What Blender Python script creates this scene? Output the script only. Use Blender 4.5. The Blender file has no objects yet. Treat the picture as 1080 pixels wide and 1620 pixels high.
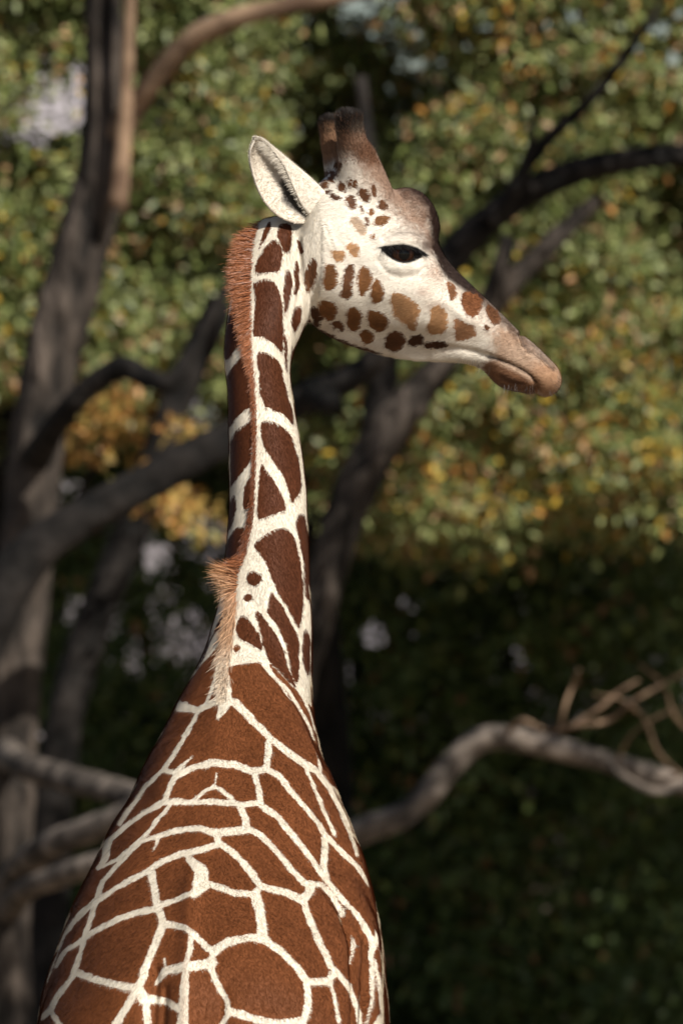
import bpy, bmesh, math, random
import numpy as np
from mathutils import Vector
from mathutils.bvhtree import BVHTree

# ------------------------------------------------------------------ camera, sky, sun, exposure
S = 0.00115          # metres per photo pixel at 18 m
D = 18.0             # camera to the plane y = 0
ZC = 2.9             # camera height
SUN_AZ = 38.0        # degrees to the right of straight behind the camera
SUN_EL = 40.0
scene = bpy.context.scene
col = scene.collection
cam = bpy.data.cameras.new('camera')
cam.sensor_fit = 'VERTICAL'
cam.sensor_height = 36.0
cam.lens = 36.0 * D / (1620 * S)
cam.clip_start = 0.5
cam.clip_end = 3000
cam.dof.use_dof = True
cam.dof.focus_distance = D - 0.30
cam.dof.aperture_fstop = 9.0
camo = bpy.data.objects.new('camera', cam)
camo.location = (0, -D, ZC)
camo.rotation_euler = (math.radians(90), 0, 0)
col.objects.link(camo)
scene.camera = camo

world = bpy.data.worlds.new('World')
scene.world = world
world.use_nodes = True
wn = world.node_tree
bg = wn.nodes['Background']
sky = wn.nodes.new('ShaderNodeTexSky')
sky.sky_type = 'NISHITA'
sky.sun_disc = False
sky.sun_elevation = math.radians(SUN_EL)
sky.sun_rotation = math.radians(180 - SUN_AZ)
wn.links.new(sky.outputs['Color'], bg.inputs['Color'])
bg.inputs['Strength'].default_value = 0.05
az = math.radians(SUN_AZ); el = math.radians(SUN_EL)
to_sun = Vector((math.sin(az) * math.cos(el), -math.cos(az) * math.cos(el), math.sin(el)))
sun = bpy.data.lights.new('sun', 'SUN')
sun.energy = 5.0
sun.angle = math.radians(0.5)
sun.color = (1.0, 0.95, 0.87)
suno = bpy.data.objects.new('sun', sun)
suno.rotation_euler = to_sun.to_track_quat('Z', 'Y').to_euler()
suno.location = (8, -20, 20)
col.objects.link(suno)
scene.view_settings.view_transform = 'Standard'
scene.view_settings.look = 'None'
scene.view_settings.exposure = 0.45
scene.view_settings.gamma = 1.0

rng = np.random.default_rng(7)
random.seed(7)

# ------------------------------------------------------------------ helpers
def at(px, py, y):
    k = S * (D + y) / D
    return np.array([(px - 540) * k, y, ZC - (py - 810) * k])

def project(P):
    k = S * (D + P[:, 1]) / D
    return 540 + P[:, 0] / k, 810 - (P[:, 2] - ZC) / k

def tag(o, label=None, cat=None, group=None, kind=None):
    if label: o['label'] = label
    if cat: o['category'] = cat
    if group: o['group'] = group
    if kind: o['kind'] = kind
    return o

def mesh_obj(name, V, F, mat, parent=None, smooth=True, cols=None):
    """V (n,3); F (m,3) or (m,4) array or list of such arrays"""
    me = bpy.data.meshes.new(name)
    V = np.ascontiguousarray(V, dtype=np.float32)
    if not isinstance(F, list): F = [F]
    F = [np.asarray(f, dtype=np.int32) for f in F if len(f)]
    loops = np.concatenate([f.ravel() for f in F])
    tot = np.concatenate([np.full(len(f), f.shape[1], dtype=np.int32) for f in F])
    start = np.concatenate([[0], np.cumsum(tot)[:-1]]).astype(np.int32)
    me.vertices.add(len(V)); me.vertices.foreach_set('co', V.ravel())
    me.loops.add(len(loops)); me.loops.foreach_set('vertex_index', loops)
    me.polygons.add(len(tot)); me.polygons.foreach_set('loop_start', start)
    me.update(calc_edges=True)
    me.validate()
    if smooth: me.polygons.foreach_set('use_smooth', np.ones(len(me.polygons), dtype=bool))
    if cols is not None:
        a = me.attributes.new('col', 'FLOAT_COLOR', 'POINT')
        c = np.ones((len(V), 4), dtype=np.float32); c[:, :3] = cols
        a.data.foreach_set('color', c.ravel())
    me.materials.append(mat)
    o = bpy.data.objects.new(name, me)
    col.objects.link(o)
    if parent is not None:
        o.parent = parent
        o.matrix_parent_inverse = parent.matrix_world.inverted()
    return o

def empty(name, loc):
    o = bpy.data.objects.new(name, None)
    o.empty_display_size = 0.2
    o.location = loc
    col.objects.link(o)
    bpy.context.view_layer.update()
    return o

def material(name):
    m = bpy.data.materials.new(name); m.use_nodes = True
    nt = m.node_tree
    return m, nt, nt.nodes['Principled BSDF']

def node(nt, t, **kw):
    n = nt.nodes.new(t)
    for k, v in kw.items(): setattr(n, k, v)
    return n

def hash3(i, j, k, seed):
    h = (i * 374761393 + j * 668265263 + k * 2147483647 + seed * 1274126177) & 0xffffffff
    h = ((h ^ (h >> 13)) * 1274126177) & 0xffffffff
    h = h ^ (h >> 16)
    return (h & 0xffff) / 65535.0

def vnoise(P, scale, seed=0):
    Q = P * scale
    I = np.floor(Q).astype(np.int64); f = Q - I
    f = f * f * (3 - 2 * f)
    r = 0
    for dx in (0, 1):
        for dy in (0, 1):
            for dz in (0, 1):
                w = (f[:, 0] if dx else 1 - f[:, 0]) * (f[:, 1] if dy else 1 - f[:, 1]) * (f[:, 2] if dz else 1 - f[:, 2])
                r = r + w * hash3(I[:, 0] + dx, I[:, 1] + dy, I[:, 2] + dz, seed)
    return r * 2 - 1

def catmull(P, n):
    P = np.asarray(P, float)
    Q = np.vstack([2 * P[0] - P[1], P, 2 * P[-1] - P[-2]])
    out = []
    for i in range(len(P) - 1):
        a, b, c, d = Q[i], Q[i + 1], Q[i + 2], Q[i + 3]
        t = np.linspace(0, 1, n, endpoint=False)[:, None]
        out.append(0.5 * ((2 * b) + (-a + c) * t + (2 * a - 5 * b + 4 * c - d) * t**2 + (-a + 3 * b - 3 * c + d) * t**3))
    out.append(P[-1:])
    return np.vstack(out)

def smoothstep(a, b, x):
    t = np.clip((x - a) / (b - a), 0, 1)
    return t * t * (3 - 2 * t)

def rings_mesh(rings):
    """list of (n,3) rings -> closed tube with end caps"""
    n = len(rings[0]); m = len(rings)
    V = np.vstack(rings + [rings[0].mean(0)[None], rings[-1].mean(0)[None]])
    i = np.arange(m - 1)[:, None] * n; j = np.arange(n)[None]; j2 = (j + 1) % n
    Q = np.stack([i + j, i + j2, i + n + j2, i + n + j], -1).reshape(-1, 4)
    a = np.arange(n); a2 = (a + 1) % n
    T0 = np.stack([np.full(n, m * n), a2, a], -1)
    T1 = np.stack([np.full(n, m * n + 1), (m - 1) * n + a, (m - 1) * n + a2], -1)
    return V, Q, np.vstack([T0, T1])

def tube_rings(P, R, n=16, rough=0.0, seed=0, freq=6.0, squash=None):
    P = np.asarray(P, float); R = np.asarray(R, float)
    T = np.gradient(P, axis=0); T /= np.linalg.norm(T, axis=1)[:, None]
    ref = np.array([0.3, 1.0, 0.2]); ref /= np.linalg.norm(ref)
    u = np.cross(T[0], ref); u /= np.linalg.norm(u)
    ang = np.linspace(0, 2 * np.pi, n, endpoint=False)
    rings = []
    for p, t, r in zip(P, T, R):
        u = u - t * np.dot(u, t); u /= np.linalg.norm(u)
        v = np.cross(t, u)
        d = np.cos(ang)[:, None] * u + np.sin(ang)[:, None] * v
        ring = p + d * r
        if rough:
            q = p * 0.35 + d * 0.45
            nz = vnoise(q, freq, seed) * 0.65 + vnoise(ring, freq * 2.6, seed + 5) * 0.35
            ring = p + d * (r * (1 + rough * nz))[:, None]
        rings.append(ring)
    return rings

# distance tools in photo pixels (used to lay out the coat on the animal)
def seg_dist(px, py, ax, ay, bx, by):
    dx, dy = bx - ax, by - ay
    t = np.clip(((px - ax) * dx + (py - ay) * dy) / (dx * dx + dy * dy + 1e-9), 0, 1)
    return np.hypot(px - ax - t * dx, py - ay - t * dy), t

def poly_sd(px, py, poly, pad=30):
    """signed distance, positive inside; -pad beyond the padded box"""
    poly = np.asarray(poly, float)
    out = np.full(len(px), -float(pad))
    lo = poly.min(0) - pad; hi = poly.max(0) + pad
    idx = np.where((px > lo[0]) & (px < hi[0]) & (py > lo[1]) & (py < hi[1]))[0]
    if len(idx) == 0: return out
    x, y = px[idx], py[idx]
    d = np.full(len(idx), 1e9); ins = np.zeros(len(idx), bool)
    n = len(poly)
    for i in range(n):
        a = poly[i]; b = poly[(i + 1) % n]
        dd, _ = seg_dist(x, y, a[0], a[1], b[0], b[1])
        d = np.minimum(d, dd)
        if a[1] != b[1]:
            c = ((a[1] > y) != (b[1] > y)) & (x < (b[0] - a[0]) * (y - a[1]) / (b[1] - a[1]) + a[0])
            ins ^= c
    out[idx] = np.where(ins, d, -np.minimum(d, pad))
    return out

def line_sd(px, py, pts, ws):
    """positive inside a polyline of varying width"""
    pts = np.asarray(pts, float)
    ws = np.full(len(pts), float(ws)) if np.isscalar(ws) else np.interp(np.linspace(0, 1, len(pts)), np.linspace(0, 1, len(ws)), ws)
    out = np.full(len(px), -60.0)
    lo = pts.min(0) - 60; hi = pts.max(0) + 60
    idx = np.where((px > lo[0]) & (px < hi[0]) & (py > lo[1]) & (py < hi[1]))[0]
    if len(idx) == 0: return out
    x, y = px[idx], py[idx]
    best = np.full(len(idx), -60.0)
    for i in range(len(pts) - 1):
        d, t = seg_dist(x, y, *pts[i], *pts[i + 1])
        best = np.maximum(best, (ws[i] * (1 - t) + ws[i + 1] * t) / 2 - d)
    out[idx] = best
    return out

def chaikin(P, it=2, closed=True):
    P = np.asarray(P, float)
    for _ in range(it):
        if closed:
            Q = np.roll(P, -1, 0)
            P = np.stack([0.75 * P + 0.25 * Q, 0.25 * P + 0.75 * Q], 1).reshape(-1, 2)
        else:
            A, B = P[:-1], P[1:]
            P = np.vstack([P[:1], np.stack([0.75 * A + 0.25 * B, 0.25 * A + 0.75 * B], 1).reshape(-1, 2), P[-1:]])
    return P


# ================================================================== the place behind
def noise_color(name, c1, c2, scale, rough=.85, stretch=(1, 1, 1), bump=.5, dist=.02, blotch=.75):
    m, nt, bs = material(name)
    tc = node(nt, 'ShaderNodeTexCoord'); mp = node(nt, 'ShaderNodeMapping'); mp.inputs['Scale'].default_value = stretch
    n1 = node(nt, 'ShaderNodeTexNoise'); n1.inputs['Scale'].default_value = scale; n1.inputs['Detail'].default_value = 6
    nt.links.new(tc.outputs['Object'], mp.inputs['Vector']); nt.links.new(mp.outputs['Vector'], n1.inputs['Vector'])
    r = node(nt, 'ShaderNodeValToRGB'); r.color_ramp.elements[0].position = .35; r.color_ramp.elements[1].position = .68
    r.color_ramp.elements[0].color = (*c1, 1); r.color_ramp.elements[1].color = (*c2, 1)
    n2 = node(nt, 'ShaderNodeTexNoise'); n2.inputs['Scale'].default_value = scale * .33; n2.inputs['Detail'].default_value = 3
    nt.links.new(tc.outputs['Object'], n2.inputs['Vector'])
    mr = node(nt, 'ShaderNodeMapRange'); mr.inputs['From Min'].default_value = .35; mr.inputs['From Max'].default_value = .65; mr.inputs['To Min'].default_value = blotch; mr.inputs['To Max'].default_value = 1.15
    nt.links.new(n2.outputs['Fac'], mr.inputs['Value'])
    mm = node(nt, 'ShaderNodeMix', data_type='RGBA', blend_type='MULTIPLY'); mm.inputs['Factor'].default_value = 1
    nt.links.new(n1.outputs['Fac'], r.inputs['Fac']); nt.links.new(r.outputs['Color'], mm.inputs['A']); nt.links.new(mr.outputs['Result'], mm.inputs['B'])
    nt.links.new(mm.outputs['Result'], bs.inputs['Base Color'])
    b = node(nt, 'ShaderNodeBump'); b.inputs['Strength'].default_value = bump; b.inputs['Distance'].default_value = dist
    nt.links.new(n1.outputs['Fac'], b.inputs['Height']); nt.links.new(b.outputs['Normal'], bs.inputs['Normal'])
    bs.inputs['Roughness'].default_value = rough; bs.inputs['Specular IOR Level'].default_value = .2
    return m
M_ground = noise_color('dry_ground', (.16, .12, .08), (.27, .21, .15), 1.5)
M_bark = noise_color('grey_bark', (.012, .010, .0085), (.115, .090, .072), 13, stretch=(1, 1, .30), bump=1, dist=.08, blotch=.35)
M_dark = noise_color('dark_bark', (.004, .0035, .003), (.026, .021, .018), 13, stretch=(.5, 1, .5), bump=1, dist=.05, blotch=.5)  # dark bark, deepened towards black for the foliage shade on it
M_pale = noise_color('weathered_bark', (.040, .033, .028), (.27, .22, .18), 13, stretch=(.4, 1, .4), bump=1, dist=.04, blotch=.5)
M_tan = noise_color('peeled_bark', (.09, .055, .035), (.33, .22, .14), 9, stretch=(.4, 1, .6), bump=.7, dist=.02)
M_wall = noise_color('pale_plaster', (.25, .23, .245), (.31, .29, .305), .8, bump=.1)
M_roof = noise_color('slate_roof', (.10, .10, .11), (.16, .15, .16), 3)
M_win = noise_color('dark_pane', (.03, .035, .045), (.05, .06, .07), 2, rough=.1)

def leaf_material(name):
    m, nt, bs = material(name)
    a = node(nt, 'ShaderNodeAttribute', attribute_name='col')
    nt.links.new(a.outputs['Color'], bs.inputs['Base Color'])
    bs.inputs['Roughness'].default_value = .45; bs.inputs['Specular IOR Level'].default_value = .4
    tr = node(nt, 'ShaderNodeBsdfTranslucent'); nt.links.new(a.outputs['Color'], tr.inputs['Color'])
    mx = node(nt, 'ShaderNodeMixShader'); mx.inputs[0].default_value = .28
    nt.links.new(bs.outputs[0], mx.inputs[1]); nt.links.new(tr.outputs[0], mx.inputs[2])
    nt.links.new(mx.outputs[0], nt.nodes['Material Output'].inputs['Surface'])
    return m
M_leaf = leaf_material('leaves')

# ground: one sheet to the horizon
gx = np.concatenate([[-1500, -300, -80], np.linspace(-40, 40, 41), [80, 300, 1500]]); gy = np.concatenate([[-1500, -300, -80], np.linspace(-40, 80, 61), [150, 400, 1500]])
GX, GY = np.meshgrid(gx, gy)
GP = np.stack([GX.ravel(), GY.ravel(), np.zeros(GX.size)], 1)
near = np.exp(-((GP[:, 0] / 40)**2 + (GP[:, 1] / 60)**2))
GP[:, 2] = -.02 - .05 * np.abs(vnoise(GP, .31, 5)) * near
flat = (np.abs(GP[:, 0] + .2) < 2.1) & (np.abs(GP[:, 1] + 1) < 2.1); GP[flat, 2] = 0
ii = np.arange(len(gy) - 1)[:, None] * len(gx) + np.arange(len(gx) - 1)[None]
gq = np.stack([ii, ii + 1, ii + len(gx) + 1, ii + len(gx)], -1).reshape(-1, 4)
ground = mesh_obj('ground', GP, gq, M_ground); tag(ground, kind='structure')

def limb(name, pts, mat, parent, y=None, n=18, rough=.16, seed=0, sub=7):
    """pts: (px, py, radius px[, depth])"""
    P = []
    for p in pts:
        yy = p[3] if len(p) > 3 else y
        k = S * (D + yy) / D
        P.append([*at(p[0], p[1], yy), p[2] * k])
    c = catmull(P, sub)
    r = tube_rings(c[:, :3], np.maximum(c[:, 3], .004), n, rough, seed, 5.0)
    v, q, t = rings_mesh(r)
    return mesh_obj(name, v, [q, t], mat, parent)

def leaves(name, centers, radii, per, size, palette, weights, parent, flat=.6, seed=1, dark=1.0, gaps=()):
    """clumps of folded leaf blades; palette picked per leaf with a bias shared by its clump"""
    r = np.random.default_rng(seed)
    n = len(centers); tot = n * per
    cl = np.repeat(np.arange(n), per)
    d = norm_(r.normal(0, 1, (tot, 3))); rad = r.random(tot)**.45
    pos = centers[cl] + d * (rad * radii[cl])[:, None] * np.array([1.15, 1.0, flat])
    if gaps:
        x_, y_ = project(pos); ok = np.ones(tot, bool); wob = vnoise(pos, 3.0, 77) * .35
        for (gx_, gy_, gr_, pr_) in gaps:
            ok &= ~((np.hypot(x_ - gx_, y_ - gy_) < gr_ * (1 + wob)) & (r.random(tot) < pr_))
        pos = pos[ok]; cl = cl[ok]; d = d[ok]; tot = len(pos)
    palette = np.array(palette); weights = np.array(weights, float)
    if weights.ndim == 1: weights = np.tile(weights, (n, 1))
    cw = weights * r.gamma(1.6, 1, (n, len(palette))); cw /= cw.sum(1)[:, None]
    cum = np.cumsum(cw, 1)[cl]
    pick = (r.random(tot)[:, None] > cum).sum(1).clip(0, len(palette) - 1)
    c = palette[pick] * r.uniform(.7, 1.3, tot)[:, None] * dark
    ax = norm_(d * .6 + r.normal(0, .6, (tot, 3)) + np.array([0, 0, -.25]))
    nr = norm_(np.array([.2, -.55, .7]) + r.normal(0, .5, (tot, 3)))
    sd_ = norm_(np.cross(ax, nr)); nr = np.cross(sd_, ax)
    s = (size[cl] if hasattr(size, '__len__') else np.full(tot, size))[:, None] * r.uniform(.6, 1.3, tot)[:, None]
    a = pos; b = pos + ax * s
    m1 = pos + ax * s * .45 + sd_ * s * .24 + nr * s * .06; m2 = pos + ax * s * .45 - sd_ * s * .24 + nr * s * .06
    Vv = np.stack([a, m1, b, m2], 1).reshape(-1, 3)
    F0 = np.arange(tot)[:, None] * 4
    F = np.vstack([F0 + np.array([0, 1, 2]), F0 + np.array([0, 2, 3])])
    return mesh_obj(name, Vv, F, M_leaf, parent, smooth=False, cols=np.repeat(np.clip(c, 0, 1), 4, 0))
def norm_(a): return a / np.maximum(np.linalg.norm(a, axis=-1, keepdims=True), 1e-9)

def thing(name, px, y, label, cat, group=None):
    b = at(px, 810, y); b[2] = 0
    return tag(empty(name, b), label, cat, group)

GY_ = lambda y: 810 + ZC / (S * (D + y) / D) + 6     # photo row of the ground at depth y

# --- leaning grey tree on the left
tA = thing('bare_tree', 20, 23, 'grey tree with a thick furrowed trunk leaning to one side', 'tree')
limb('trunk', [(10, GY_(23), 60), (8, 1500, 42), (22, 1150, 40), (40, 880, 44), (66, 640, 43), (118, 430, 43), (160, 280, 40), (166, 120, 32), (164, -60, 29), (176, -320, 28), (178, -700, 16)], M_bark, tA, 23, rough=.20, seed=1, n=28, sub=10)
limb('branch', [(186, 330, 16), (198, 190, 12), (203, 70, 10), (209, -90, 9), (220, -300, 7)], M_tan, tA, 22.8, seed=2)
limb('branch', [(168, 235, 30, 23), (205, 180, 21, 22.9), (240, 132, 18, 22.8), (285, 80, 18, 22.7), (335, 44, 17, 22.6), (400, 22, 16, 22.5), (470, 7, 15, 22.4), (600, -20, 12, 22.3), (760, -70, 8, 22.2)], M_tan, tA, seed=3)
limb('branch', [(50, 735, 28, 23), (78, 690, 21, 22.7), (108, 648, 20, 22.5), (150, 605, 19, 22.4), (195, 581, 19, 22.3), (235, 598, 17, 22.2), (270, 604, 15, 22.1), (300, 562, 12, 22.1), (328, 510, 10, 22.1), (345, 478, 9, 22.1), (372, 430, 7, 22.1)], M_dark, tA, seed=4)
limb('branch', [(10, 1190, 25.6, 23), (40, 1212, 21.6, 22.2), (110, 1232, 21.6, 21.8), (180, 1250, 20.8, 21.5), (270, 1278, 18.4, 21.2), (380, 1330, 14.4, 20.8)], M_pale, tA, seed=5)
limb('branch', [(5, 1420, 27.2, 23), (35, 1372, 23.2, 22), (75, 1340, 21.6, 21.6), (130, 1318, 20.8, 21.4), (210, 1285, 19.2, 21.2), (310, 1235, 14.4, 21)], M_pale, tA, seed=6)
limb('branch', [(10, 1440, 24.0, 23), (45, 1405, 18.4, 21.7), (95, 1385, 19.2, 21.4), (160, 1364, 17.6, 21.2), (270, 1330, 13.6, 21)], M_pale, tA, seed=7)

# --- dark tree whose long limb sweeps right across
tB = thing('leaning_tree', -140, 22, 'nearly black tree with one long limb sweeping right across', 'tree')
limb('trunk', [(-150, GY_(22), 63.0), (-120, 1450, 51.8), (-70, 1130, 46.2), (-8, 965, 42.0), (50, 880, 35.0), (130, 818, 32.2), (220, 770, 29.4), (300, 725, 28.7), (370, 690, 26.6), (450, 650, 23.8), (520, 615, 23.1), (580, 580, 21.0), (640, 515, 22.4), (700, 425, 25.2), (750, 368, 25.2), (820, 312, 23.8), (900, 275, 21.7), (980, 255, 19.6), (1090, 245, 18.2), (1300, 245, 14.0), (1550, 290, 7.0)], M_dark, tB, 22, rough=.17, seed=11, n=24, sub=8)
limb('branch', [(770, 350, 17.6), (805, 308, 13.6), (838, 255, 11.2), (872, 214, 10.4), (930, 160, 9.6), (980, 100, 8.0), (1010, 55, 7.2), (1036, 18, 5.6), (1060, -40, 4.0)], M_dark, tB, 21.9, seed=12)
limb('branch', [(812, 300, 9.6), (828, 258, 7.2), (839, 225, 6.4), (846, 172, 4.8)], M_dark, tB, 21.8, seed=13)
limb('knot', [(500, 622, 26, 22), (515, 632, 22, 21.75), (527, 638, 16, 21.6), (530, 640, 12, 21.56)], M_dark, tB, seed=14, rough=.25)

# --- broken grey tree behind the head
tC = thing('broken_tree', 330, 24, 'grey tree with a broken off limb rising behind the giraffe muzzle', 'tree')
limb('trunk', [(330, GY_(24), 47.1), (390, 1350, 36.5), (455, 1100, 33.4), (500, 955, 30.4), (537, 838, 28.9), (578, 745, 31.9), (612, 685, 31.9), (660, 622, 27.4), (712, 560, 22.8), (765, 500, 19.8), (805, 450, 18.2), (852, 404, 16.7), (900, 356, 14.4), (938, 322, 11.4), (946, 315, 9.1)], M_bark, tC, 24, rough=.2, seed=21, n=24, sub=9)
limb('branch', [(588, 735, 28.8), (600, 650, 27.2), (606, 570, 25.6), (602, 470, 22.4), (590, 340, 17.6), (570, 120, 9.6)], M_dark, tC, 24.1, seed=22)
limb('branch', [(752, 520, 19.2), (775, 470, 16.8), (790, 425, 15.2), (802, 384, 13.6), (804, 380, 10.4)], M_bark, tC, 23.9, seed=23)

# --- slim snag left of the neck
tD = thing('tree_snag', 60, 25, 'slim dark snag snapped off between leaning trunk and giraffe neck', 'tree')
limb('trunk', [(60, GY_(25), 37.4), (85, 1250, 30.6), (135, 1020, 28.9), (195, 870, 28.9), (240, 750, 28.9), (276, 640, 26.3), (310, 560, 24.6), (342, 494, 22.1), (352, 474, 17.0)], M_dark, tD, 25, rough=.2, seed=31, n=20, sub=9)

# --- low limb and twigs at the right
tE = thing('low_limb_tree', 1380, 22.5, 'pale grey tree with a low crooked limb and thin dead twigs', 'tree')
limb('trunk', [(1400, GY_(22.5), 70), (1390, 1500, 60), (1370, 1000, 52), (1390, 500, 44), (1420, 0, 30), (1430, -500, 16)], M_bark, tE, 22.5, seed=41, n=24)
limb('branch', [(1372, 1300, 25.8, 22.5), (1250, 1298, 19.8, 22), (1090, 1243, 16.7, 21.6), (960, 1204, 16.7, 21.5), (870, 1180, 18.2, 21.5), (790, 1165, 19.0, 21.5), (742, 1180, 19.8, 21.5), (702, 1222, 19.8, 21.5), (652, 1280, 20.5, 21.5), (580, 1310, 20.5, 21.5), (510, 1345, 18.2, 21.6), (400, 1400, 13.7, 21.8)], M_pale, tE, seed=42, rough=.2)
limb('twig', [(1250, 1298, 5.9, 22), (1120, 1240, 6.5, 21.3), (1040, 1252, 6.5, 21.2), (985, 1228, 5.2, 21.2), (960, 1206, 4.5, 21.4)], M_pale, tE, seed=43, n=10)
limb('twig', [(800, 1160, 5.2, 21.5), (825, 1140, 4.5, 21.3), (862, 1155, 4.5, 21.2), (900, 1150, 4.5, 21.1), (948, 1120, 3.9, 21), (975, 1096, 3.2, 21), (1010, 1076, 2.6, 21)], M_tan, tE, seed=44, n=10)
limb('twig', [(895, 1150, 3.9, 21.1), (935, 1145, 3.9, 21), (965, 1138, 3.9, 21), (1000, 1110, 3.2, 20.9), (1045, 1084, 2.6, 20.9), (1090, 1060, 2.0, 20.8)], M_tan, tE, seed=45, n=10)
limb('twig', [(884, 1154, 3.9, 21.15), (892, 1120, 3.2, 21.1), (905, 1085, 2.6, 21.1), (915, 1060, 2.0, 21)], M_tan, tE, seed=46, n=10)

for k_, tw in enumerate([[(1085, 1235, 5, 21.6), (1040, 1190, 4, 21.3), (1020, 1140, 4, 21.2), (985, 1108, 3, 21.1), (940, 1098, 2, 21)],
            [(1110, 1180, 5, 21.6), (1065, 1130, 4, 21.4), (1050, 1085, 3, 21.3), (1010, 1050, 2.5, 21.2)],
            [(975, 1205, 4, 21.4), (1000, 1160, 3, 21.2), (1052, 1128, 3, 21.1), (1090, 1120, 2, 21)]]):
    limb('twig', [(a_, b_, c_ * .7, d_) for a_, b_, c_, d_ in tw], M_tan, tE, seed=300 + k_, n=8)
# added crown, unseen to the right of the view, placed to shade the trunks
CE = []
rc_ = np.random.default_rng(12)
while len(CE) < 190:
    p = np.array([rc_.uniform(1.62, 2.9), rc_.uniform(17.8, 22.8), rc_.uniform(3.7, 6.4)])
    if ((p[0] - 2.2) / .75)**2 + ((p[1] - 20.3) / 2.6)**2 + ((p[2] - 5.0) / 1.5)**2 < 1: CE.append(p)
CE = np.array(CE)
limb('branch', [(1372, 600, 26, 22.5), (1420, 300, 20, 21.5), (1480, 60, 14, 20.5), (1500, -150, 8, 19.5)], M_bark, tE, seed=47)
leaves('crown', CE, rc_.uniform(.2, .32, len(CE)), 70, .07, [(.140, .148, .050), (.225, .220, .095), (.33, .20, .10)], [1, 1, .2], tE, seed=48)

# --- leafy crowns behind, lit from the viewer's side
OL = (.148, .182, .052); LG = (.240, .265, .098); DG = (.085, .110, .036); TN = (.36, .22, .11); YE = (.50, .33, .045); OR = (.46, .21, .045)
pal = [OL, LG, DG, TN, YE, OR]
r = np.random.default_rng(3)
bx_ = [-900, 0, 100, 250, 330, 480, 560, 640, 720, 800, 860, 950, 1080, 2000]
by_ = [620, 700, 640, 600, 570, 690, 760, 850, 860, 830, 770, 750, 770, 760]
cents = []
SKY = [(905, 25, 18, 1), (865, 45, 14, 1), (1042, 48, 24, 1), (1064, 92, 22, 1), (1010, 78, 15, .95), (770, 45, 14, .95), (690, 92, 12, .9), (655, 100, 10, .9), (915, 75, 14, .9), (1075, 20, 18, 1), (620, 130, 10, .95), (880, 75, 12, .95), (985, 40, 13, .95), (740, 70, 11, .95), (665, 60, 10, .9), (800, 20, 12, .9),
       (95, 165, 48, .66), (60, 205, 34, .55), (125, 110, 20, .6), (40, 330, 18, .6)]
WALL = [(240, 880, 34, .9), (150, 965, 48, .72), (300, 1005, 52, .72), (335, 850, 44, .72), (110, 770, 30, .8), (320, 650, 34, .97), (75, 800, 22, .8), (210, 1045, 34, .7), (60, 1190, 44, .7), (100, 1195, 28, .8), (250, 960, 36, .6),
        (590, 1005, 27, .93), (562, 1065, 25, .93), (812, 1035, 25, .9), (755, 1000, 16, .8), (640, 945, 17, .7), (720, 1045, 12, .6), (455, 660, 20, .5)]
for _ in range(15000):
    x, y, z = r.uniform(-800, 1900), r.uniform(-1500, 880), 25.2 + 3.6 * r.random()**1.4
    lim = np.interp(x, bx_, by_) + r.normal(0, 48)
    if y > lim: continue
    p = at(x, y, z)
    pn = p[None] * np.array([1, .25, 1.25])
    q = vnoise(pn, 1.15, 8)[0] + .7 * vnoise(pn, 2.7, 9)[0]
    if q < (-.18 if -80 < x < 1160 and y > -100 else -.5): continue
    if math.hypot((x - 300) / 75, (y - 440) / 60) < 1 and r.random() < .75: continue
    if math.hypot((x - 640) / 60, (y - 60) / 90) < 1 and r.random() < .5: continue
    if not (-80 < x < 1160 and y > -100) and r.random() < .84: continue
    if math.hypot((x - 95) / 75, (y - 170) / 75) < 1 and r.random() < .6: continue
    cents.append((x, y, z))
cents = np.array(cents)
crown_trees = [(140, 27.0, 'leafy olive green tree behind the furrowed leaning trunk'),
               (500, 27.8, 'dense olive green tree behind the giraffe ears and horns'),
               (960, 27.2, 'leafy tree with many yellow and orange leaves beyond the giraffe muzzle')]
tx = np.array([t[0] for t in crown_trees])
own = np.argmin(np.abs(cents[:, :1] + r.normal(0, 60, (len(cents), 1)) - tx[None]), 1)
for i, (x, yy, lab) in enumerate(crown_trees):
    t = thing('leafy_tree', x, yy, lab, 'tree', 'leafy trees behind the giraffe')
    bx0 = x + (230 if x == 960 else 0) - (160 if x == 140 else 0)
    limb('trunk', [(bx0, GY_(yy), 60), (bx0 + 15, 1300, 46), (bx0 - 10, 800, 38), (x + 20, 300, 30), (x, -400, 18), (x + 10, -1200, 7)], M_dark, t, yy + 2.6, seed=60 + i)
    c = cents[own == i]
    C3 = np.array([at(*k) for k in c])
    aut = np.exp(-(((c[:, 0] - 860) / 260)**2 + ((c[:, 1] - 690) / 190)**2)) + .9 * np.exp(-(((c[:, 0] - 800) / 200)**2 + ((c[:, 1] - 60) / 110)**2)) + .6 * np.exp(-(((c[:, 0] - 60) / 180)**2 + ((c[:, 1] - 690) / 120)**2))
    w = np.tile(np.array([1.0, 1.3, .32, .18, .07, .03]), (len(c), 1))
    w[:, 3] += .30 * aut; w[:, 4] += .30 * aut; w[:, 5] += .22 * aut
    inview = (c[:, 0] > -90) & (c[:, 0] < 1170) & (c[:, 1] > -110)
    leaves('crown', C3[inview], r.uniform(.13, .27, inview.sum()), 105, .054, pal, w[inview], t, seed=70 + i, gaps=SKY)
    leaves('outer_crown', C3[~inview], r.uniform(.25, .42, (~inview).sum()), 70, .115, pal, w[~inview], t, seed=75 + i)

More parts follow.
